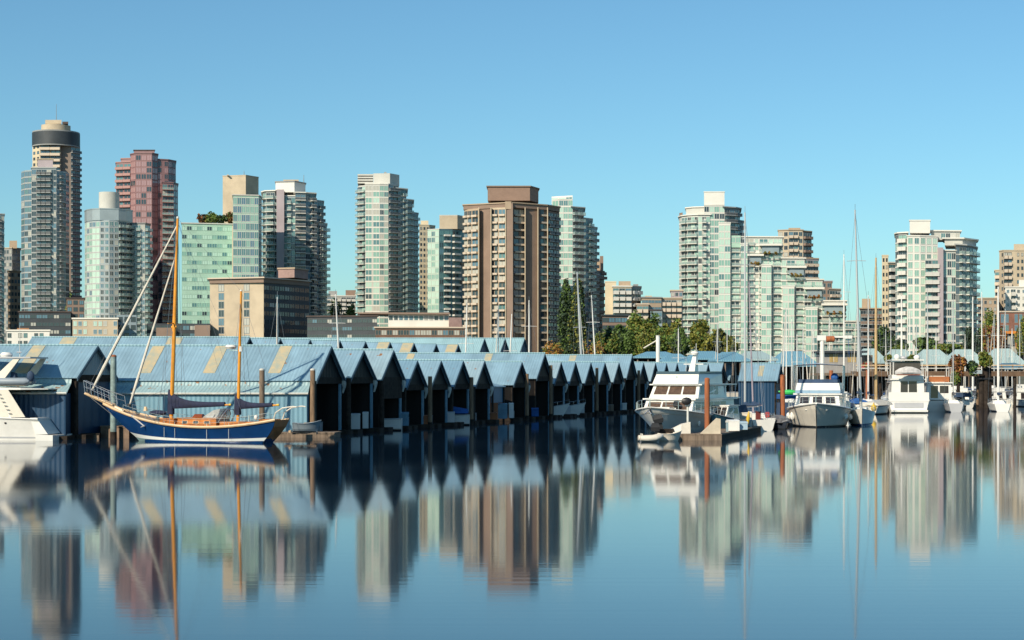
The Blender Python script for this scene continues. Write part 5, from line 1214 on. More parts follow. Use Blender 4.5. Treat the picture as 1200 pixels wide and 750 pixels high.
# boats lying inside the shed mouths
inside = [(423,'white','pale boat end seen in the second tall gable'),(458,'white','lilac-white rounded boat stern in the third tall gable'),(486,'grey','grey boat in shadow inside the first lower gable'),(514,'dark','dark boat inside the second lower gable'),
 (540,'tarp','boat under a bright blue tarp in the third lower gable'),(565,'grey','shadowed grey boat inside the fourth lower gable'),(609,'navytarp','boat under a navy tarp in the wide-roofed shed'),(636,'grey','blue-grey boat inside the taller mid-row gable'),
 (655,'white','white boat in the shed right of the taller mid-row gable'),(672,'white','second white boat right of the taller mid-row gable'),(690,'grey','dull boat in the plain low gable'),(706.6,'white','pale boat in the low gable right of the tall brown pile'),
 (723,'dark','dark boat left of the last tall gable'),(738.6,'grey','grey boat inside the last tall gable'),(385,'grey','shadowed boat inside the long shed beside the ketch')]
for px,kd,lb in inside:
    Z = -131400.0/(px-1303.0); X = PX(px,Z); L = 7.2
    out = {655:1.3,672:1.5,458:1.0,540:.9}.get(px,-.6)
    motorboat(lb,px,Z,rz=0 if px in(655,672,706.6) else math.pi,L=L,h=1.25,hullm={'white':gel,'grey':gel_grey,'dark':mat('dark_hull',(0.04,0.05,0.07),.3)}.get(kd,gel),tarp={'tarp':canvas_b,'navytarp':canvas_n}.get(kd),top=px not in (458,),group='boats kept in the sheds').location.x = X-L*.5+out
# clutter on the finger docks in front of the sheds
clut = [mat('plastic_white',(0.6,0.6,0.58),.5,vary=0), canvas_b, gel_grey, wood_old, mat('rust_brown',(0.28,0.10,0.04),.8), post_blue]
rc = random.Random(5)
def dockbox(px, Z, m, label, name='dock_box', s=(.9,.6,.7), dx=0):
    o = thing(name, label, 'dock box', (PX(px,Z)+dx,Z,.36), rc.uniform(-.1,.1), 'boxes on the finger docks'); 
    MB().box(-s[0]/2,s[0]/2,-s[1]/2,s[1]/2,0,s[2]).build('body', m, o); MB().hexa([(-s[0]/2-.03,-s[1]/2-.03,s[2]+.002),(s[0]/2+.03,-s[1]/2-.03,s[2]+.002),(s[0]/2+.03,s[1]/2+.03,s[2]+.002),(-s[0]/2-.03,s[1]/2+.03,s[2]+.002)],[(-s[0]/2,-s[1]/2,s[2]+.09),(s[0]/2,-s[1]/2,s[2]+.09),(s[0]/2,s[1]/2,s[2]+.16),(-s[0]/2,s[1]/2,s[2]+.16)]).build('lid', m, o)
    return o
for px,mi,lb,s in ((415,0,'white locker on the finger dock below the second tall gable',(.8,.6,1.2)),(427,0,'pale panel locker right of the second tall gable opening',(.5,.5,1.3)),(472,5,'blue locker between the third tall and the first lower gable',(.9,.6,1.1)),
   (498,4,'rust-brown crate on the dock left of the second lower gable',(.7,.6,.7)),(527,2,'grey locker below the third lower gable',(.8,.6,.9)),(549,3,'wooden crate below the fourth lower gable',(.8,.6,.8)),(576,4,'rusty brown box under the wide roof',(1.1,.6,.6)),(588,5,'blue cupboard under the wide roof',(1.0,.6,1.5)),
   (598,0,'narrow white cupboard beside the wide-roofed shed mouth',(.5,.5,1.5)),(626,1,'bright blue box left of the taller mid-row gable',(.8,.6,.8)),(664,2,'grey box between the two white hulls',(.7,.6,.8)),(681,0,'small white box right of the second white hull',(.6,.5,.8)),(715,3,'wooden box beside the low gable boat',(.7,.6,.7)),(731,0,'white box below the last tall gable',(.6,.5,.8))):
    Z = -131400.0/(px-1303.0); dockbox(px,Z,clut[mi],lb,s=s,dx=.1)
# blue wall section in the gap bay
Zw = -131400.0/(583-1303.0)
o = thing('wall_section','blue corrugated wall section hanging in the bay left of the wide-roofed shed','wall',(PX(583,Zw),Zw,0))
MB().hexa([RD*(-1.75)+Vector((-.1,0,2.1)),RD*(-1.75)+Vector((0,0,2.1)),RD*1.9+Vector((0,0,2.1)),RD*1.9+Vector((-.1,0,2.1))],[RD*(-1.75)+Vector((-.1,0,3.75)),RD*(-1.75)+Vector((0,0,3.75)),RD*1.9+Vector((0,0,3.75)),RD*1.9+Vector((-.1,0,3.75))]).build('sheet', mat('deep_blue_sheet',(0.02,0.12,0.22),.5,vary=.1), o)
MB().hexa([RD*(-1.95)+Vector((-2.2,0,4.35)),RD*(-1.95)+Vector((.2,0,3.75)),RD*2.1+Vector((.2,0,3.75)),RD*2.1+Vector((-2.2,0,4.35))],[RD*(-1.95)+Vector((-2.2,0,4.43)),RD*(-1.95)+Vector((.2,0,3.83)),RD*2.1+Vector((.2,0,3.83)),RD*2.1+Vector((-2.2,0,4.43))]).build('canopy', roof_blue, o)
for bq in (-1.7,1.8): MB().tube([RD*bq+Vector((.05,0,-.8)),RD*bq+Vector((.05,0,3.8))],.12,8).build('post', wood_dark, o)

# ---- big white motor yacht, bow to the left and towards us
hd = math.atan2(-.90,-.44)
Y = thing('motor_yacht','big white motor yacht with brown windows and a dark-rimmed flybridge behind the near dock','motor yacht',(0,0,0),hd)
LY = 16.0; bow = Vector((PX(761,138.5),138.5,0)); dvv = Vector((math.cos(hd),math.sin(hd),0))
Y.location = bow - dvv*LY; Y.scale = (1,1,.95)
hy = Hull(LY,6.0,1.7,1.75,2.55,rake=2.4,stern=.9,fine=4.2,flare=.78,draft=.6,wl_fine=1.5)
smooth_by(hy.mesh(28,nv=9).build('hull', gel, Y),40); hy.band(-.2,.07,.012).build('boot_stripe', antif, Y)
hy.band(.80,.84,.03,26).build('rub_rail', gel_cream, Y); smooth_by(hy.rail(.06,28).build('cap_rail', gel, Y)); hy.deck(-.1).build('deck', gel_cream, Y)
z1 = 1.75
f = cabin(Y,'deckhouse',(2.2,12.2,2.6,2.2,z1),(2.2,11.3,2.5,2.1,z1+1.35),gel,roof=gel,over=.25,rth=.14)
row_of(Y,'deckhouse_window',f['front'],3,.05,.95,.38,.86,brn_g,fr=trim_white); row_of(Y,'deckhouse_window',f['port'],5,.04,.8,.38,.86,brn_g,fr=trim_white); row_of(Y,'deckhouse_window',f['starboard'],5,.2,.96,.38,.86,brn_g,fr=trim_white)
z2_ = z1+1.5
f = cabin(Y,'wheelhouse',(3.6,10.5,2.35,2.2,z2_),(3.6,9.7,2.25,2.05,z2_+1.15),gel,roof=gel,over=.3,rth=.1)
row_of(Y,'wheelhouse_window',f['front'],3,.05,.95,.28,.92,brn_g,fr=trim_white); row_of(Y,'wheelhouse_window',f['port'],4,.04,.7,.28,.9,brn_g,fr=trim_white); row_of(Y,'wheelhouse_window',f['starboard'],4,.3,.96,.28,.9,brn_g,fr=trim_white)
z3_ = z2_+1.26
f = cabin(Y,'flybridge',(4.2,10.1,2.15,2.05,z3_),(4.2,9.5,2.1,1.9,z3_+.88),gel)
f = cabin(Y,'flybridge_windscreen',(4.3,9.55,2.14,1.94,z3_+.882),(4.3,9.3,2.18,1.96,z3_+1.12),mat('smoked_screen',(0.06,0.10,0.12),.15,vary=0))
MB().tube([(9.4,0,z3_+.3),(9.7,0,z3_+.3)],.10,8).build('horn', stain, Y); MB().tube([(9.5,.0,z3_+.62),(9.75,0,z3_+.62)],.08,8).build('searchlight', stain, Y)
MB().tube([(8.8,.5,z3_+.9),(8.8,.5,z3_+2.4)],[.03,.012],5).build('antenna', trim_white, Y)
mr = MB(); mr.hexa([(5.2,-.3,z3_+.9),(6.2,-.3,z3_+.9),(6.2,.3,z3_+.9),(5.2,.3,z3_+.9)],[(4.9,-.15,z3_+2.6),(5.3,-.15,z3_+2.6),(5.3,.15,z3_+2.6),(4.9,.15,z3_+2.6)]); mr.build('radar_mast', gel, Y)
smooth_by(MB().tube([(5.3,0,z3_+2.62),(5.3,0,z3_+2.8),(5.3,0,z3_+2.95)],[.3,.36,.25],12).build('radar_dome', gel, Y)); MB().box(4.6,5.6,-.9,.9,z3_+1.75,z3_+1.83).build('radar_crossarm', gel, Y)
MB().tube([(4.9,0,z3_+2.6),(4.9,0,z3_+3.7)],[.04,.03],5).build('light_mast', trim_white, Y)
fy = MB()
for s_ in (1,-1):
    for i,x in enumerate((4.0,2.6,1.2)): fy.tube([(x,s_*2.3,z2_+(-.0)),(x,s_*2.3,z2_+1.2 if x<4 else z2_+1.2)],.04,5)
    fy.tube([(.4,s_*2.0,z1+.0),(.4,s_*2.0,z1+1.5)],.05,5); fy.tube([(1.7,s_*2.0,z1),(1.7,s_*2.0,z1+1.5)],.05,5)
fy.build('canopy_posts', gel_grey, Y)
MB().box(.2,2.4,-2.45,2.45,z1+1.42,z1+1.52).build('aft_roof', gel, Y); MB().box(.9,3.7,-2.35,2.35,z2_+1.16,z2_+1.26).build('upper_canopy', gel, Y)
MB().box(.5,2.1,2.42,2.45,z1,z1+1.4).build('canvas_screen', mat('dark_teal_canvas',(0.03,0.08,0.11),.8), Y)
hy.stanchions(.72,14,.25,.995,.022,wires=2).build('bow_rail', stain, Y)
MB().box(11.4,12.9,-.55,.55,z1+.2,z1+.75).build('deck_locker', gel, Y); an = MB(); an.tube([(15.6,0,2.45),(16.3,0,2.25)],[.09,.06],6); an.tube([(16.3,-.3,2.0),(16.25,0,2.2),(16.3,.3,2.0)],.05,5); an.build('anchor', stain, Y)
MB().ball((12.2,.9,z1+1.0),(.35,.3,.35),8,6).build('coiled_hose', black, Y)
fenders(Y,hy,(.3,.5,.68),1)
# white service post on the near dock
o = thing('service_post','slim white service post standing in front of the yacht hull','service post',(PX(806,133),133,.5)); MB().tube([(0,0,0),(0,0,2.1)],.09,8).build('post', trim_white, o); smooth_by(MB().ball((0,0,2.25),(.24,.2,.22),10,6).build('lamp_head', gel, o))
o = thing('black_bag','crumpled black bag hanging high on the white service post','bag',(PX(804.5,132.7),132.75,2.75)); smooth_by(MB().ball((0,0,.25),(.42,.18,.3),9,6).build('bag', black, o))
# tenders in front of the yacht
dinghy('inflatable_tender','cream inflatable tender with black outboard floating before the yacht bow',(PX(749.5,128.5),128.7,0),R(4),L=1.7,B=1.5,m=gel_cream,inflatable=True,cat='tender')
tb = dinghy('rigid_tender','white rigid tender with a raised black outboard tied to the end of the near dock',(PX(770,129.6),129.8,0),R(2),L=1.9,B=1.4,m=gel_cream,motor=True,mo=1.35,h=.62,cat='tender')
o = thing('black_outboard','large black outboard tilted up behind the yacht bow tender','outboard motor',(PX(776,130.5),130.9,1.0)); outboard(o,.0,.15,0,1.5,'engine').rotation_euler.y = R(-12)
MB().box(-.5,.9,-.5,.4,-.55,-.1).build('bracket', wood_dark, o)
o = thing('bundle','cream tarpaulin bundle lying on the left end of the near dock','bundle',(PX(797,132.4),132.5,.5)); MB().loft([[(-.9,-.3,0),(-.9,.3,0),(-.9,.2,.25),(-.9,-.2,.25)],[(0,-.45,0),(0,.45,0),(.1,.2,.75),(.1,-.2,.7)],[(.8,-.2,0),(.8,.2,0),(.8,.1,.9),(.8,-.1,.9)]]).build('cloth', gel_cream, o)

# things along the near dock
sailboat('cluttered sailboat with tall aluminium mast moored behind the near dock',873,158,249,rz=R(100),L=10,spread=2,r=.11,group=None)
sailboat('smaller sailboat with a raked lilac-grey mast beside the tall-masted one',883,163,330,rz=R(96),L=8.5,mastm=mat('mauve_spar',(0.30,0.26,0.30),.5,vary=.05),rake=-.3,lean=-.35,group=None)
motorboat('dark teal workboat with blue canvas screens moored behind the near dock',851,146,rz=math.atan2(-.85,-.5),L=6.5,h=1.4,hullm=mat('teal_hull',(0.03,0.10,0.14),.3),canvas=canvas_n,group=None)
o = thing('kayak','yellow kayak propped upright against the boat behind the near dock','kayak',(PX(876,147),147,.5)); smooth_by(MB().tube([(0,0,.3),(.05,0,.8),(.12,0,1.4)],[.06,.16,.05],8).build('shell', yellow, o))
o = thing('life_ring_post','short dark-red post on the near dock','post',(PX(888.5,156),156,.5)); MB().box(-.22,.22,-.2,.2,0,1.15).build('post', mat('dark_red',(0.13,0.015,0.012),.6), o); MB().box(-.25,.25,-.23,.23,1.152,1.22).build('cap', mat('dark_red',(0.13,0.015,0.012),.6), o)
for px,Z,m,lb,s in ((859,139,gel,'white dock locker in the middle of the near dock',(1.0,.6,.75)),(867,142,mat('pale_blue_box',(0.35,0.48,0.58),.5),'pale blue dock locker beside the white one',(1.2,.6,.55)),(872,150,gel_cream,'cream sail bag box left of the yellow kayak',(1.3,.7,1.2)),(899,170,redp,'small red box near the far end of the near dock',(.4,.4,.7))):
    q = dockbox(px,Z,m,lb,s=s); q.location.z = .5
for k,(px,Z) in enumerate(((852,136),(862,141),(874,148),(886,157))):
    o = thing('power_pedestal',['low steel power pedestal nearest the corner bumper','low steel power pedestal before the pale blue locker','low steel power pedestal beside the yellow kayak','low steel power pedestal near the red post'][k],'power pedestal',(PX(px,Z),Z,.5),0,'power pedestals on the near dock')
    MB().box(-.1,.1,-.1,.1,0,.75).build('post', stain, o); MB().box(-.13,.13,-.13,.13,.752,.9).build('head', trim_white, o)
o = thing('green_kayak','bright green kayak on a rack left of the bow-on yacht','kayak',(PX(923,182),182,3.2)); smooth_by(MB().tube([(-1,0,.1),(-.4,0,0),(.5,0,0),(1.1,0,.1)],[.05,.28,.28,.05],8).build('shell', greenp, o))
o = thing('kayak_rack','dark rack with blue covers holding the green kayak','rack',(PX(925,183),183.2,.5)); MB().box(-1.3,1.3,-.3,.3,2.0,2.5).build('cover', canvas_b, o)
for x in (-1.2,1.2): MB().box(x-.06,x+.06,-.1,.1,0,2.0).build('post', wood_dark, o)
MB().box(-1.3,1.3,-.28,.28,.0,1.6).build('locker', canvas_n, o)

# ---- bow-on white yacht
hd = math.atan2(-.97,-.22)
Z6 = thing('motor_yacht','white motor yacht seen bow-on with a blue-striped bridge and bimini frame','motor yacht',(0,0,0),hd)
L6 = 13.; bow = Vector((PX(956,163),163,0)); dvv = Vector((math.cos(hd),math.sin(hd),0)); Z6.location = bow-dvv*L6; Z6.scale = (1,1.27,1.04)
h6 = Hull(L6,4.9,1.5,1.6,2.25,rake=1.6,stern=.92,fine=2.8,flare=.86,draft=.6,wl_fine=1.9)
smooth_by(h6.mesh(26,nv=9).build('hull', gel_cream, Z6),40); h6.band(-.2,.06,.012).build('boot_stripe', antif, Z6); smooth_by(h6.rail(.09,28).build('rub_rail', gel, Z6)); h6.deck(-.1).build('deck', gel_cream, Z6)
z1 = 1.6
f = cabin(Z6,'deckhouse',(2.,9.9,2.0,1.75,z1),(2.,9.2,1.95,1.6,z1+1.4),gel,roof=gel,over=.25,rth=.12)
row_of(Z6,'deckhouse_window',f['front'],3,.06,.94,.42,.86,tint_g,gap=.28,fr=trim_white); row_of(Z6,'deckhouse_window',f['port'],4,.05,.9,.42,.86,tint_g); row_of(Z6,'deckhouse_window',f['starboard'],4,.1,.95,.42,.86,tint_g)
cabin(Z6,'foredeck_trunk',(9.6,11.8,1.5,.8,z1),(9.6,11.3,1.35,.7,z1+.45),gel)
z2_ = z1+1.54
cabin(Z6,'bridge_band',(3.,8.9,1.85,1.7,z2_),(3.,8.95,1.86,1.72,z2_+.28),mat('pale_blue_stripe',(0.25,0.38,0.50),.4,vary=0)); cabin(Z6,'flybridge',(3.,8.9,1.84,1.7,z2_+.282),(3.,8.6,1.8,1.6,z2_+.95),gel)
cabin(Z6,'flybridge_screen',(6.,8.5,1.62,1.5,z2_+.952),(6.,8.2,1.6,1.46,z2_+1.3),canvas_n)
bf = MB()
for s_ in (1,-1):
    for x in (3.2,5.6,8.0): bf.tube([(x,s_*1.85,z2_+.2),(x,s_*1.9,z2_+2.55)],.045,6)
    bf.tube([(3.2,s_*1.9,z2_+2.55),(8.2,s_*1.9,z2_+2.6)],.04,5)
bf.build('bimini_frame', stain, Z6); MB().loft([[(3.0,-1.9,z2_+2.6),(3.0,0,z2_+2.78),(3.0,1.9,z2_+2.6),(3.0,0,z2_+2.7)],[(8.4,-1.9,z2_+2.65),(8.4,0,z2_+2.83),(8.4,1.9,z2_+2.65),(8.4,0,z2_+2.75)]]).build('bimini_top', mat('grey_blue_canvas',(0.22,0.27,0.36),.8), Z6)
h6.stanchions(.7,12,.4,.995,.02).build('bow_rail', stain, Z6)
smooth_by(MB().ball((6.5,1.2,z2_+1.5),(.35,.3,.4),8,6).build('seat_cover', canvas_b, Z6)); MB().tube([(4.,0,z2_+2.8),(4.,0,z2_+4.)],[.05,.03],5).build('light_mast', trim_white, Z6)
fenders(Z6,h6,(.5,.7),-1,r=.18,h=.8); fenders(Z6,h6,(.45,.65),1,r=.18)
an = MB(); an.tube([(12.6,0,2.15),(13.3,0,1.95)],[.09,.06],6); an.build('anchor', stain, Z6)
motorboat('small dark workboat tied left of the bow-on yacht',913,160,rz=R(-80),L=4.5,h=.6,hullm=mat('dark_hull',(0.04,0.05,0.07),.3),top=False,tarp=mat('grey_tarp',(0.12,0.12,0.13),.8),group=None)
sailboat('white sailboat with dark bimini tucked right of the bow-on yacht',1009,172,246,rz=R(-100),L=9.5,base_h=1.5,hullm=gel,spread=2,r=.12,group=None,lean=-.6)

# ---- stern-on yacht and its neighbour
hd = math.atan2(.99,.10)
Q = thing('motor_yacht','tall white motor yacht seen from the stern with a wrapped dinghy on its roof','motor yacht',(PX(1065,228),228,0),hd)
hq = Hull(14,5.6,1.7,1.8,2.6,rake=2,stern=.96,fine=2.6,flare=.92,draft=.6)
smooth_by(hq.mesh(20,nv=6).build('hull', gel, Q)); hq.band(-.2,.1,.012).build('boot_stripe', antif, Q); hq.deck(-.1).build('deck', gel, Q); smooth_by(hq.rail(.07,20).build('cap_rail', gel, Q))
MB().box(-.9,-.02,-2.4,2.4,.15,.42).build('swim_platform', gel, Q); MB().box(-.05,.1,-2.65,2.65,1.5,2.75).build('stern_bulwark', gel, Q)
MB().box(-.08,-.052,-1.9,1.9,.7,1.35).build('transom_banner', gel_grey, Q)
f = cabin(Q,'deckhouse',(1.0,10.5,2.2,1.9,1.8),(1.0,10.0,2.1,1.7,4.4),gel,roof=gel,over=.25,rth=.16)
panel(Q,'saloon_door',f['back'],.28,.50,.32,.93,tint_g,fr=trim_white); panel(Q,'saloon_door',f['back'],.53,.78,.32,.93,tint_g,fr=trim_white); row_of(Q,'cabin_window',f['port'],4,.05,.9,.45,.85,tint_g); row_of(Q,'cabin_window',f['starboard'],4,.05,.9,.45,.85,tint_g)
cabin(Q,'flybridge',(1.,8.5,2.05,1.7,4.58),(1.,8.5,2.1,1.75,5.1),gel)
fr_ = MB()
for s_ in (1,-1):
    for x in (1.1,4.5,7.5): fr_.tube([(x,s_*1.9,5.1),(x,s_*1.9,7.0)],.06,6)
fr_.build('hardtop_posts', gel, Q); MB().box(.7,8.3,-2.1,2.1,7.0,7.14).build('hardtop', gel, Q); MB().box(1.2,7.6,-1.7,1.7,5.1,6.9).build('clear_enclosure', mat('smoked_vinyl',(0.08,0.07,0.06),.2,vary=.2,scale=1), Q)
smooth_by(MB().ball((3.,1.2,7.5),(.4,.4,.4),10,8).build('satellite_dome', gel, Q)); smooth_by(MB().ball((3.4,-1.5,7.45),(.45,.45,.35),10,8).build('satellite_dome', gel, Q)); MB().tube([(3,0,7.14),(3,0,9.2)],[.06,.03],6).build('light_mast', trim_white, Q)
smooth_by(MB().ball((3.3,.3,7.4),(.6,.5,.28),10,8).build('radar_dome', gel_grey, Q))
o = thing('wrapped_dinghy','white wrapped dinghy hanging across the upper deck of the stern-on yacht','dinghy',(Q.location.x-.15,227.7,5.15),0)
smooth_by(MB().loft([[(x,y*k,.0+h_) for y,h_ in ((-.3,0),(-.55,.35),(-.1,.35+1.1*k),(.5,.35),(.3,0))] for x,k in ((-1.75,.25),(-1.2,.7),(-.3,1.),(.5,.95),(1.3,.6),(1.75,.25))]).build('cover', mat('wrap_white',(0.50,0.49,0.48),.6,vary=.18,scale=2), o)).scale.z = .72; MB().box(-1.5,1.5,-.3,.3,-.12,-.0).build('cradle', varn_d, o)
hd2 = math.atan2(.99,.12)
Q2 = thing('motor_yacht','smaller white yacht with open flybridge right of the stern-on yacht','motor yacht',(PX(1102,238),238,0),hd2)
hq2 = Hull(11,4.2,1.5,1.6,2.2,rake=1.6,stern=.95,flare=.92,draft=.5)
smooth_by(hq2.mesh(18,nv=5).build('hull', gel, Q2)); hq2.band(-.2,.14,.012).build('boot_stripe', navy, Q2); hq2.deck(-.08).build('deck', gel, Q2)
f = cabin(Q2,'deckhouse',(1.2,8,1.7,1.4,1.6),(1.2,7.6,1.65,1.3,3.9),gel,roof=gel,over=.3,rth=.14); panel(Q2,'saloon_door',f['back'],.15,.45,.1,.85,tint_g); panel(Q2,'saloon_window',f['back'],.52,.88,.4,.85,tint_g); row_of(Q2,'cabin_window',f['starboard'],3,.1,.9,.45,.85,tint_g)
fr_ = MB()
for s_ in (1,-1):
    for x in (1.2,3.5,6.): fr_.tube([(x,s_*1.6,4.05),(x-.3,s_*1.6,6.1)],.05,5)
    fr_.tube([(.9,s_*1.6,6.1),(5.7,s_*1.6,6.2)],.05,5); fr_.tube([(1.2,s_*1.6,4.9),(6,s_*1.6,4.9)],.035,5)
fr_.build('flybridge_frame', gel, Q2); MB().box(3.,5.,-1.,1.,4.05,4.95).build('helm_console', gel_cream, Q2); MB().box(1.4,1.5,-1.4,1.4,4.1,4.85).build('flybridge_screen', mat('orange_canvas',(0.35,0.12,0.04),.8), Q2)
sailboat('grey-hulled sailboat under covers between the stern-on yachts and the dark piles',1117,236,352,rz=R(80),L=9,base_h=1.3,hullm=gel_grey,group=None,cover=mat('grey_tarp',(0.12,0.12,0.13),.8))
motorboat('long white boat under a cream cover left of the stern-on yacht',1029,222,rz=R(60),L=8,h=1.2,hullm=gel_cream,tarp=gel_cream,group=None)
o = thing('yellow_buoy','yellow fender buoy left of the stern-on yacht','buoy',(PX(1024,210),210,.5)); smooth_by(MB().ball((0,0,.5),(.35,.35,.45),10,8).build('float', yellow, o)); MB().tube([(0,0,.9),(0,0,1.15)],.08,6).build('eye', yellow, o)

# ---- pier, cabin, hoist, planters
def beamx(mb, px0, px1, top, bot, Z, d=.3): mb.box(PX(px0,Z),PX(px1,Z),Z-d/2,Z+d/2,PZ(bot,Z),PZ(top,Z))
ZP = 262
pier = thing('pier','long timber pier on dark piles with white railings crossing the right side','pier',(PX(1100,ZP),ZP+2,0))
def pb(mb, name, m): mb.v = [(v[0]-pier.location.x,v[1]-pier.location.y,v[2]) for v in mb.v]; return mb.build(name, m, pier)
m = MB(); m.box(PX(1003,ZP),PX(1330,ZP),ZP,ZP+4,PZ(437.5,ZP),PZ(435,ZP)); pb(m,'deck',wood_old)
m = MB(); m.box(PX(1003,ZP),PX(1330,ZP),ZP-.15,ZP-.01,PZ(441,ZP),PZ(435.6,ZP)); pb(m,'edge_beam',mat('brown_beam',(0.14,0.085,0.05),.85,vary=.2,scale=1))
for k,tp in enumerate((427.5,431)): m = MB(); m.box(PX(1003,ZP),PX(1330,ZP),ZP-.06,ZP+.06,PZ(tp+1.1,ZP),PZ(tp,ZP)); pb(m,'handrail',[caprail,trim_white][k])
for px in range(1005,1330,13): m = MB(); m.box(PX(px,ZP)-.09,PX(px,ZP)+.09,ZP+.062,ZP+.2,PZ(435.2,ZP),PZ(427,ZP)); pb(m,'rail_post',wood_old)
for px in (1190,1214,1240): m = MB(); m.tube([(PX(px,ZP),ZP+.4,-1.5),(PX(px,ZP),ZP+.4,PZ(437.6,ZP))],.24,10); smooth_by(pb(m,'pile',wood_dark))
for px in (1034,1052,1076,1100,1126): m = MB(); m.tube([(PX(px,ZP),ZP+1.5,-1.5),(PX(px,ZP),ZP+1.5,PZ(437.6,ZP))],.28,10); smooth_by(pb(m,'pile',wood_dark))
m = MB(); m.box(PX(1034,ZP),PX(1085,ZP),ZP+2.2,ZP+2.5,PZ(458,ZP),PZ(437.6,ZP)); pb(m,'under_deck_panel',wood_dark)  # solid dark panel below the deck
o = thing('dolphin_piles','cluster of thick dark piles bound together under the round bush','pile cluster',(PX(1154,257),257,0))
for dx,dy,tp in ((-.55,0,436),(.15,-.3,430),(.75,.1,431),(.1,.5,429)): m = MB(); m.tube([(dx,dy,-1.5),(dx*.85,dy*.85,PZ(tp,257))],[.42,.38],10); smooth_by(m.build('pile',wood_dark,o))
m = MB(); m.box(-1.1,1.15,-.75,.85,4.4,4.65); m.build('binding',black,o)
pile(1145.5,440,259,.2,wood_pile,'slim pale-brown pile just left of the bound pile cluster')
bx = PX(1122,255)
def bush(px0,px1,top,bot,Z,label,mats,n=1400,name='bush'):
    X = PX((px0+px1)/2,Z); rx=(PX(px1,Z)-PX(px0,Z))/2; zt,zb = PZ(top,Z),PZ(bot,Z)
    TS[0]+=1; o = thing(name,label,'bush',(X,Z,zb),0,'bushes on the pier'); crown_mesh(rx*1.05,rx*.9,(zt-zb)/2*1.05,n,.30,mats,0,nb=16,seed=TS[0]).build('foliage',mats,o,loc=(0,0,(zt-zb)/2))
    MB().tube([(0,0,(zt-zb)*.02-.15),(0,0,(zt-zb)*.6)],[.09,.04],6).build('stem',bark,o)
    MB().tube([(0,0,-.16),(0,0,.25)],[.35,.45],8).build('pot',wood_dark,o); return o
bush(1110,1133,417,441,255,'large russet bush overhanging the pier rail',[leaf_r,leaf_o],2600); bush(1112,1126,436,450,254.5,'small green bush hanging below the russet one',[leaf_g,leaf_y],900)
bush(1132,1148,423,439,256,'dark green bush between the russet and the round bush',[leaf_d,leaf_g],1500); bush(1145,1163,413,430,256,'round olive-green bush on top of the dark pile cluster',[leaf_y,leaf_g],2000)
bush(1036,1045,415,424,300,'small yellow-green palm-like bush beside the pier cabin',[leaf_y,leaf_g],600); bush(1060,1078,416,427,290,'low green bush behind the stern-on yacht',[leaf_g,leaf_y],700)
o = thing('notice_board','small pale board fixed between bush and pile cluster','board',(PX(1145,255.5),255.5,PZ(438,255))); MB().box(-.75,.75,-.05,.05,0,.55).build('board', mat('pale_board',(0.35,0.42,0.45),.6), o)
for x in (-.6,.6): MB().box(x-.05,x+.05,.051,.15,-.3,.5).build('bracket', wood_dark, o)
ZB = 300
cb = thing('pier_cabin','grey wooden cabin with flat dark roof and yellow windows standing over the water','cabin',(PX(1005,ZB),ZB,0))
def cbb(mb,name,m_,par=None): mb.v = [(v[0]-cb.location.x,v[1]-ZB,v[2]) for v in mb.v]; return mb.build(name,m_,par or cb)
cbw = mat('grey_boards',(0.30,0.29,0.28),.85,vary=.1,scale=1)
m = MB(); m.box(PX(966,ZB),PX(1010,ZB),ZB,ZB+8,PZ(437,ZB),PZ(413.5,ZB)); cbb(m,'wall',cbw)
m = MB(); m.box(PX(1010.2,ZB),PX(1024,ZB),ZB+1,ZB+7,PZ(437,ZB),PZ(416,ZB)); cbb(m,'annex',wood_old)
m = MB(); m.box(PX(962,ZB),PX(1016,ZB),ZB-1,ZB+9,PZ(413.4,ZB),PZ(411,ZB)); cbb(m,'roof',dark_wall)
for a in (972,993): 
    m = MB(); m.box(PX(a,ZB),PX(a+10,ZB),ZB-.04,ZB+.02,PZ(424.5,ZB),PZ(415,ZB)); w_ = cbb(m,'window',mat('yellow_curtain',(0.42,0.30,0.12),.5,vary=.15,scale=1.5)); m = MB(); m.box(PX(a+4.7,ZB),PX(a+5.3,ZB),ZB-.06,ZB-.045,PZ(424.5,ZB),PZ(415,ZB)); cbb(m,'mullion',trim_white,w_)
m = MB(); m.box(PX(958,ZB),PX(1046,ZB),ZB-1.5,ZB+9,PZ(440,ZB),PZ(437.2,ZB)); cbb(m,'platform',wood_old)
for px in range(960,1046,9): m = MB(); m.tube([(PX(px,ZB),ZB-.8,-1.5),(PX(px,ZB),ZB-.8,PZ(440.2,ZB))],.28,8); smooth_by(cbb(m,'pile',wood_dark))
m = MB(); m.box(PX(985,ZB),PX(1030,ZB),ZB+3,ZB+3.5,.3,PZ(441,ZB)); cbb(m,'underfloor_screen',wood_dark)
o = thing('red_planter','small red-flowered planter on the cabin terrace','planter',(PX(1015,298),298.2,PZ(437,298)+.02)); crown_mesh(.8,.6,.7,260,.3,[redp,leaf_g],0,6,3).build('flowers',[redp,leaf_g],o,loc=(0,0,1.2)); MB().box(-.5,.5,-.3,.3,0,.55).build('pot',wood_dark,o)
ZH = 225
hs = thing('boat_hoist','white steel hoist column with a horizontal arm and rusty winch','hoist',(PX(963.5,ZH),ZH,0))
MB().tube([(0,0,.2),(0,0,PZ(397,ZH))],.28,10).build('column',gel,hs); MB().box(-.7,.45,-.3,.3,PZ(399,ZH)+.0,PZ(393,ZH)).build('head',gel,hs)
xa = PX(997,ZH)-PX(963.5,ZH); MB().box(.45,xa,-.12,.12,PZ(395.8,ZH),PZ(393.6,ZH)).build('arm',gel,hs); MB().box(xa-.9,xa+.15,-.2,.2,PZ(396.8,ZH),PZ(393.2,ZH)).build('arm_end',gel,hs)
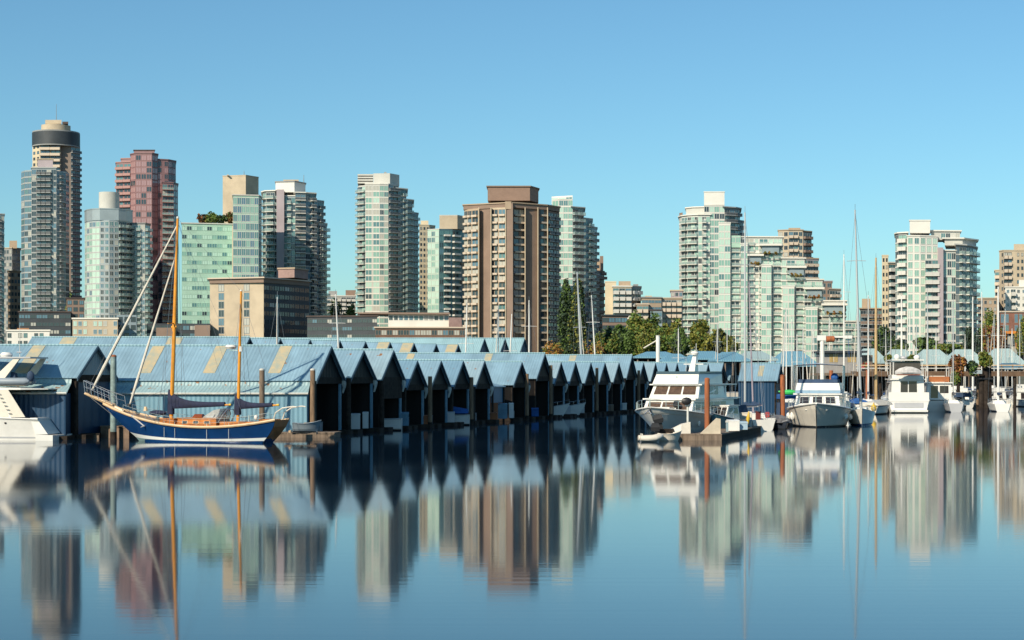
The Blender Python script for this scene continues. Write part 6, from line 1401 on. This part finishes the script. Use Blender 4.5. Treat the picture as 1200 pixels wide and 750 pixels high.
smooth_by(MB().tube([(.5,-.3,PZ(397.5,ZH)),(1.5,-.3,PZ(397.3,ZH))],.42,10).build('winch',rust_pile,hs)); MB().tube([(xa-.3,0,PZ(396.8,ZH)),(xa-.2,0,PZ(420,ZH))],.03,4).build('cable',canvas_b,hs); MB().box(-.9,.9,-.9,.9,-.2,.2).build('base',wood_dark,hs)
# white-arched boat behind the flybridge
ws = motorboat('white boat with curved cabin top and a stout white post behind the sheds',806,262,rz=R(178),L=15,h=2.9,group=None,hullm=gel_cream)
o = thing('white_post','stout white post standing above the shed roofs left of the yacht radar','post',(PX(771,262),262,0)); MB().tube([(0,0,-1),(0,0,PZ(394,262))],.3,10).build('shaft',gel,o); MB().tube([(0,0,PZ(394,262)+.002),(0,0,PZ(393,262))],.33,10).build('cap',trim_white,o); MB().tube([(-2.2,0,PZ(408,262)),(-.2,0,PZ(399,262))],.1,6).build('brace',gel_cream,o)

# ---- masts and boats farther off
far = [(325,348,176,gel,0,'sailboat whose thin mast stands before the dark side of the flat beige building'),(401,345,205,gel,-.8,'sailboat whose leaning mast stands left of the lone glass tower foot'),(544,352,240,gel,.4,'sailboat with slightly tilted mast left of the brown tower'),
 (584,358,246,gel,0,'sailboat with short white mast before the left half of the brown tower'),(595,368,250,gel,.6,'sailboat with the shortest mast before the brown tower'),(620,352,244,gel,0,'sailboat with white mast before the right half of the brown tower'),
 (684,319,236,gel,-.9,'sailboat with thick leaning white mast before the dark poplars'),(701,346,252,gel,-1.0,'sailboat with leaning mast right of the poplars'),
 (795,385,285,gel,0,'sailboat with thin mast at the left edge of the curved white tower'),(841,378,290,gel,0,'sailboat with thin mast left of the tallest marina mast'),
 (916,366,275,gel,.6,'sailboat with right-leaning mast left of the white hoist'),(928,374,280,gel,0,'sailboat with upright mast left of the white hoist'),(941,384,286,gel,0,'sailboat with short mast just left of the white hoist'),
 (989,298,240,gel,0,'sailboat with tall slim mast left of the tallest mast on the right'),(1017.5,346,250,gel,0,'sailboat with pale mast left of the wooden mast'),
 (1038,386,300,gel,0,'sailboat with short mast before the cream slab tower'),(1056.5,347,285,gel,0,'sailboat with stout white mast before the mint tower left edge'),(1066,362,330,gel,0,'sailboat with thin mast before the mint tower'),
 (1087,342,300,gel,0,'sailboat with mast before the middle of the mint glass tower'),(1140,348,300,gel,0,'sailboat with stout white mast and crossbar right of the mint tower'),(1150.5,342,320,gel,0,'sailboat with mast right of the crossbar mast'),
 (1165,367,330,gel,0,'sailboat with thin mast before the plain brownish block'),(1169.8,336,240,gel,0,'sailboat with the thickest bright white mast near the right edge')]
for i,(px,tp,Z,hm,ln,lb) in enumerate(far):
    sailboat(lb,px,Z,tp,rz=R((-84,95,80,-100)[i%4]),L=9+(i%3),mastm=gel if i%3 else alu,lean=ln,spread=1+(i%2),r=.16 if px in (684,1140,1169.8,1056.5) else .11,jib=(i%3==0),base_h=1.2)
sailboat('sailboat with a bare golden wooden mast left of the mint glass tower',1026.5,232,302,rz=R(-90),L=10,mastm=mat('golden_spar',(0.48,0.33,0.16),.5,vary=.08),r=.19,spread=1,group=None)
for px,Z,rz,lb,kw in ((1122,330,80,'white motorboat beneath the russet bush',dict(fly=True)),(1134,345,95,'white motorboat with yellow-topped gear behind the pier piles',dict(canvas=canvas_n)),(1165,380,170,'low white motorboat seen under the pier',dict(canvas=mat('charcoal_canvas',(0.04,0.045,0.06),.8))),
    (1178,395,10,'white motorboat with red waterline under the pier',dict()),(1197,390,175,'white motorboat at the right edge under the pier',dict(fly=True)),(1126,390,90,'distant white motorboat with a dark canopy left of the pile cluster',dict(canvas=canvas_n)),(1188,440,0,'pale motorboat farthest back under the pier',dict()),(1158,430,20,'white cabin boat behind the bound pile cluster',dict(fly=True)),(1104,420,30,'white boat far behind the smaller yacht',dict())):
    motorboat(lb,px,Z,rz=R(rz),L=9.5,h=1.3,**kw)
o = thing('parked_vehicle','blue-grey covered vehicle parked on the pier deck','car',(PX(1183,264),264.2,PZ(435,262)+.01)); smooth_by(MB().loft([[(-2.1,-.8,.3),(-2.1,.8,.3),(-2.1,.7,.8),(-2.1,-.7,.8)],[(-1.2,-.85,.25),(-1.2,.85,.25),(-1.0,.7,1.25),(-1.0,-.7,1.25)],[(.9,-.85,.25),(.9,.85,.25),(.7,.7,1.3),(.7,-.7,1.3)],[(2.1,-.8,.3),(2.1,.8,.3),(2.1,.7,.85),(2.1,-.7,.85)]]).build('body',mat('car_blue',(0.08,0.17,0.25),.3),o),30)
for x in (-1.3,1.3):
    for y in (-.8,.8): MB().tube([(x,y-.1,.32),(x,y+.1,.32)],.32,12).build('wheel',black,o)
# more small craft filling the far berths
bk = mat('charcoal_canvas',(0.04,0.045,0.06),.8)
for px,Z,rz,L,lb,kw in ((908,240,100,7,'white motorboat with blue canvas left of the green kayak rack',dict(canvas=canvas_b)),(934,232,80,8,'white motorboat half hidden behind the bow-on yacht bimini',dict(fly=True)),(948,246,95,8,'white motorboat under a blue tarp behind the bow-on yacht',dict(tarp=canvas_b)),
   (983,215,100,7.5,'white flybridge boat between the bow-on yacht and the hoist',dict(fly=True)),(990,206,70,7,'boat under a dark blue tarp right of the bow-on yacht',dict(tarp=canvas_n)),(1004,232,85,8,'white boat under blue tarp before the cabin piles',dict(tarp=canvas_b)),
   (1094,270,90,8,'white boat with black canopy behind the smaller stern-on yacht',dict(canvas=bk)),(1112,300,75,9,'white flybridge boat below the pier deck behind the grey sailboat',dict(fly=True)),(1140,300,100,8,'white boat with charcoal canopy left of the pile cluster',dict(canvas=bk)),(1133,285,60,7,'small white boat nearest the russet bush stem',dict(canvas=canvas_n)),
   (1172,330,15,9,'white boat under a charcoal tarp behind the right pile',dict(tarp=bk)),(1160,345,160,9,'white boat in the berth right behind the pile cluster',dict(fly=True)),(1186,350,95,8,'white boat bow-on beside the slim dark pile',dict(canvas=bk)),(1200,335,170,9,'white boat cut by the right edge under the pier',dict(fly=True)),(1146,410,10,9,'far white boat under the green bush',dict()),(1193,420,5,10,'far white boat with long hull at the right edge',dict())):
    motorboat(lb,px,Z,rz=R(rz),L=L,h=1.3,**kw)

for px,tp,Z,ln,lb in ((852,384,300,0,'sailboat with short thin mast above the yacht stern'),(862,372,296,0,'sailboat with thin mast just left of the tallest near-dock mast'),(903,392,300,0,'sailboat with low mast between the rust pile and the separate shed'),(921.5,361,262,0,'sailboat with bright mast above the green kayak'),(934,392,270,0,'sailboat with low mast before the terraced apartments'),
  (953,380,290,0,'sailboat with thin mast right beside the hoist column'),(972,372,330,0,'sailboat with thin mast behind the hoist arm'),(1005,352,262,0,'sailboat with thin mast between the tallest mast and the golden one'),(1044,372,310,0,'sailboat with thin mast at the right edge of the cream slab tower'),(1074,378,340,0,'sailboat with thin mast before the mint tower windows'),(1097,384,350,0,'sailboat with low mast before the mauve pier of the mint tower'),
  (1131,392,330,0,'sailboat with low mast behind the dark green bush'),(1158,395,345,0,'sailboat with low mast right of the round bush'),(1178,362,300,0,'sailboat with slim mast right of the thickest mast'),(1186,385,330,0,'sailboat with low mast second from the right edge'),(1195,374,290,0,'sailboat whose mast is nearest the right edge')):
    sailboat(lb,px,Z,tp,rz=R(rc.choice((-88,92,80,100))),L=9,mastm=rc.choice((gel,alu)),spread=1,r=.09,jib=rc.random()<.5,base_h=1.15)
for px,Z,rz,L,lb,kw in ((1042,320,85,9,'white boat under blue tarp behind the stern-on yacht',dict(tarp=canvas_b)),(1087,262,95,9,'white flybridge boat between the two stern-on yachts',dict(fly=True)),(1120,262,100,8,'white boat with navy canopy directly under the russet bush',dict(canvas=canvas_n)),(1127,275,80,8,'white cabin boat beside the grey-covered sailboat',dict(fly=True)),
  (1168,280,100,8.5,'white boat bow-on just right of the pile cluster',dict(fly=True)),(1180,290,75,8,'white boat with dark canopy left of the slim dark pile',dict(canvas=bk)),(1196,275,95,8.5,'white boat right of the slim dark pile',dict(fly=True)),(1205,300,90,8,'white boat whose bow just shows at the right edge',dict(canvas=canvas_n)),(941,218,100,7,'small white cabin boat hidden left of the bow-on yacht',dict()),(897,205,90,6.5,'white boat moored beyond the far end of the near dock',dict(canvas=canvas_b))):
    motorboat(lb,px,Z,rz=R(rz),L=L,h=1.3,**kw)
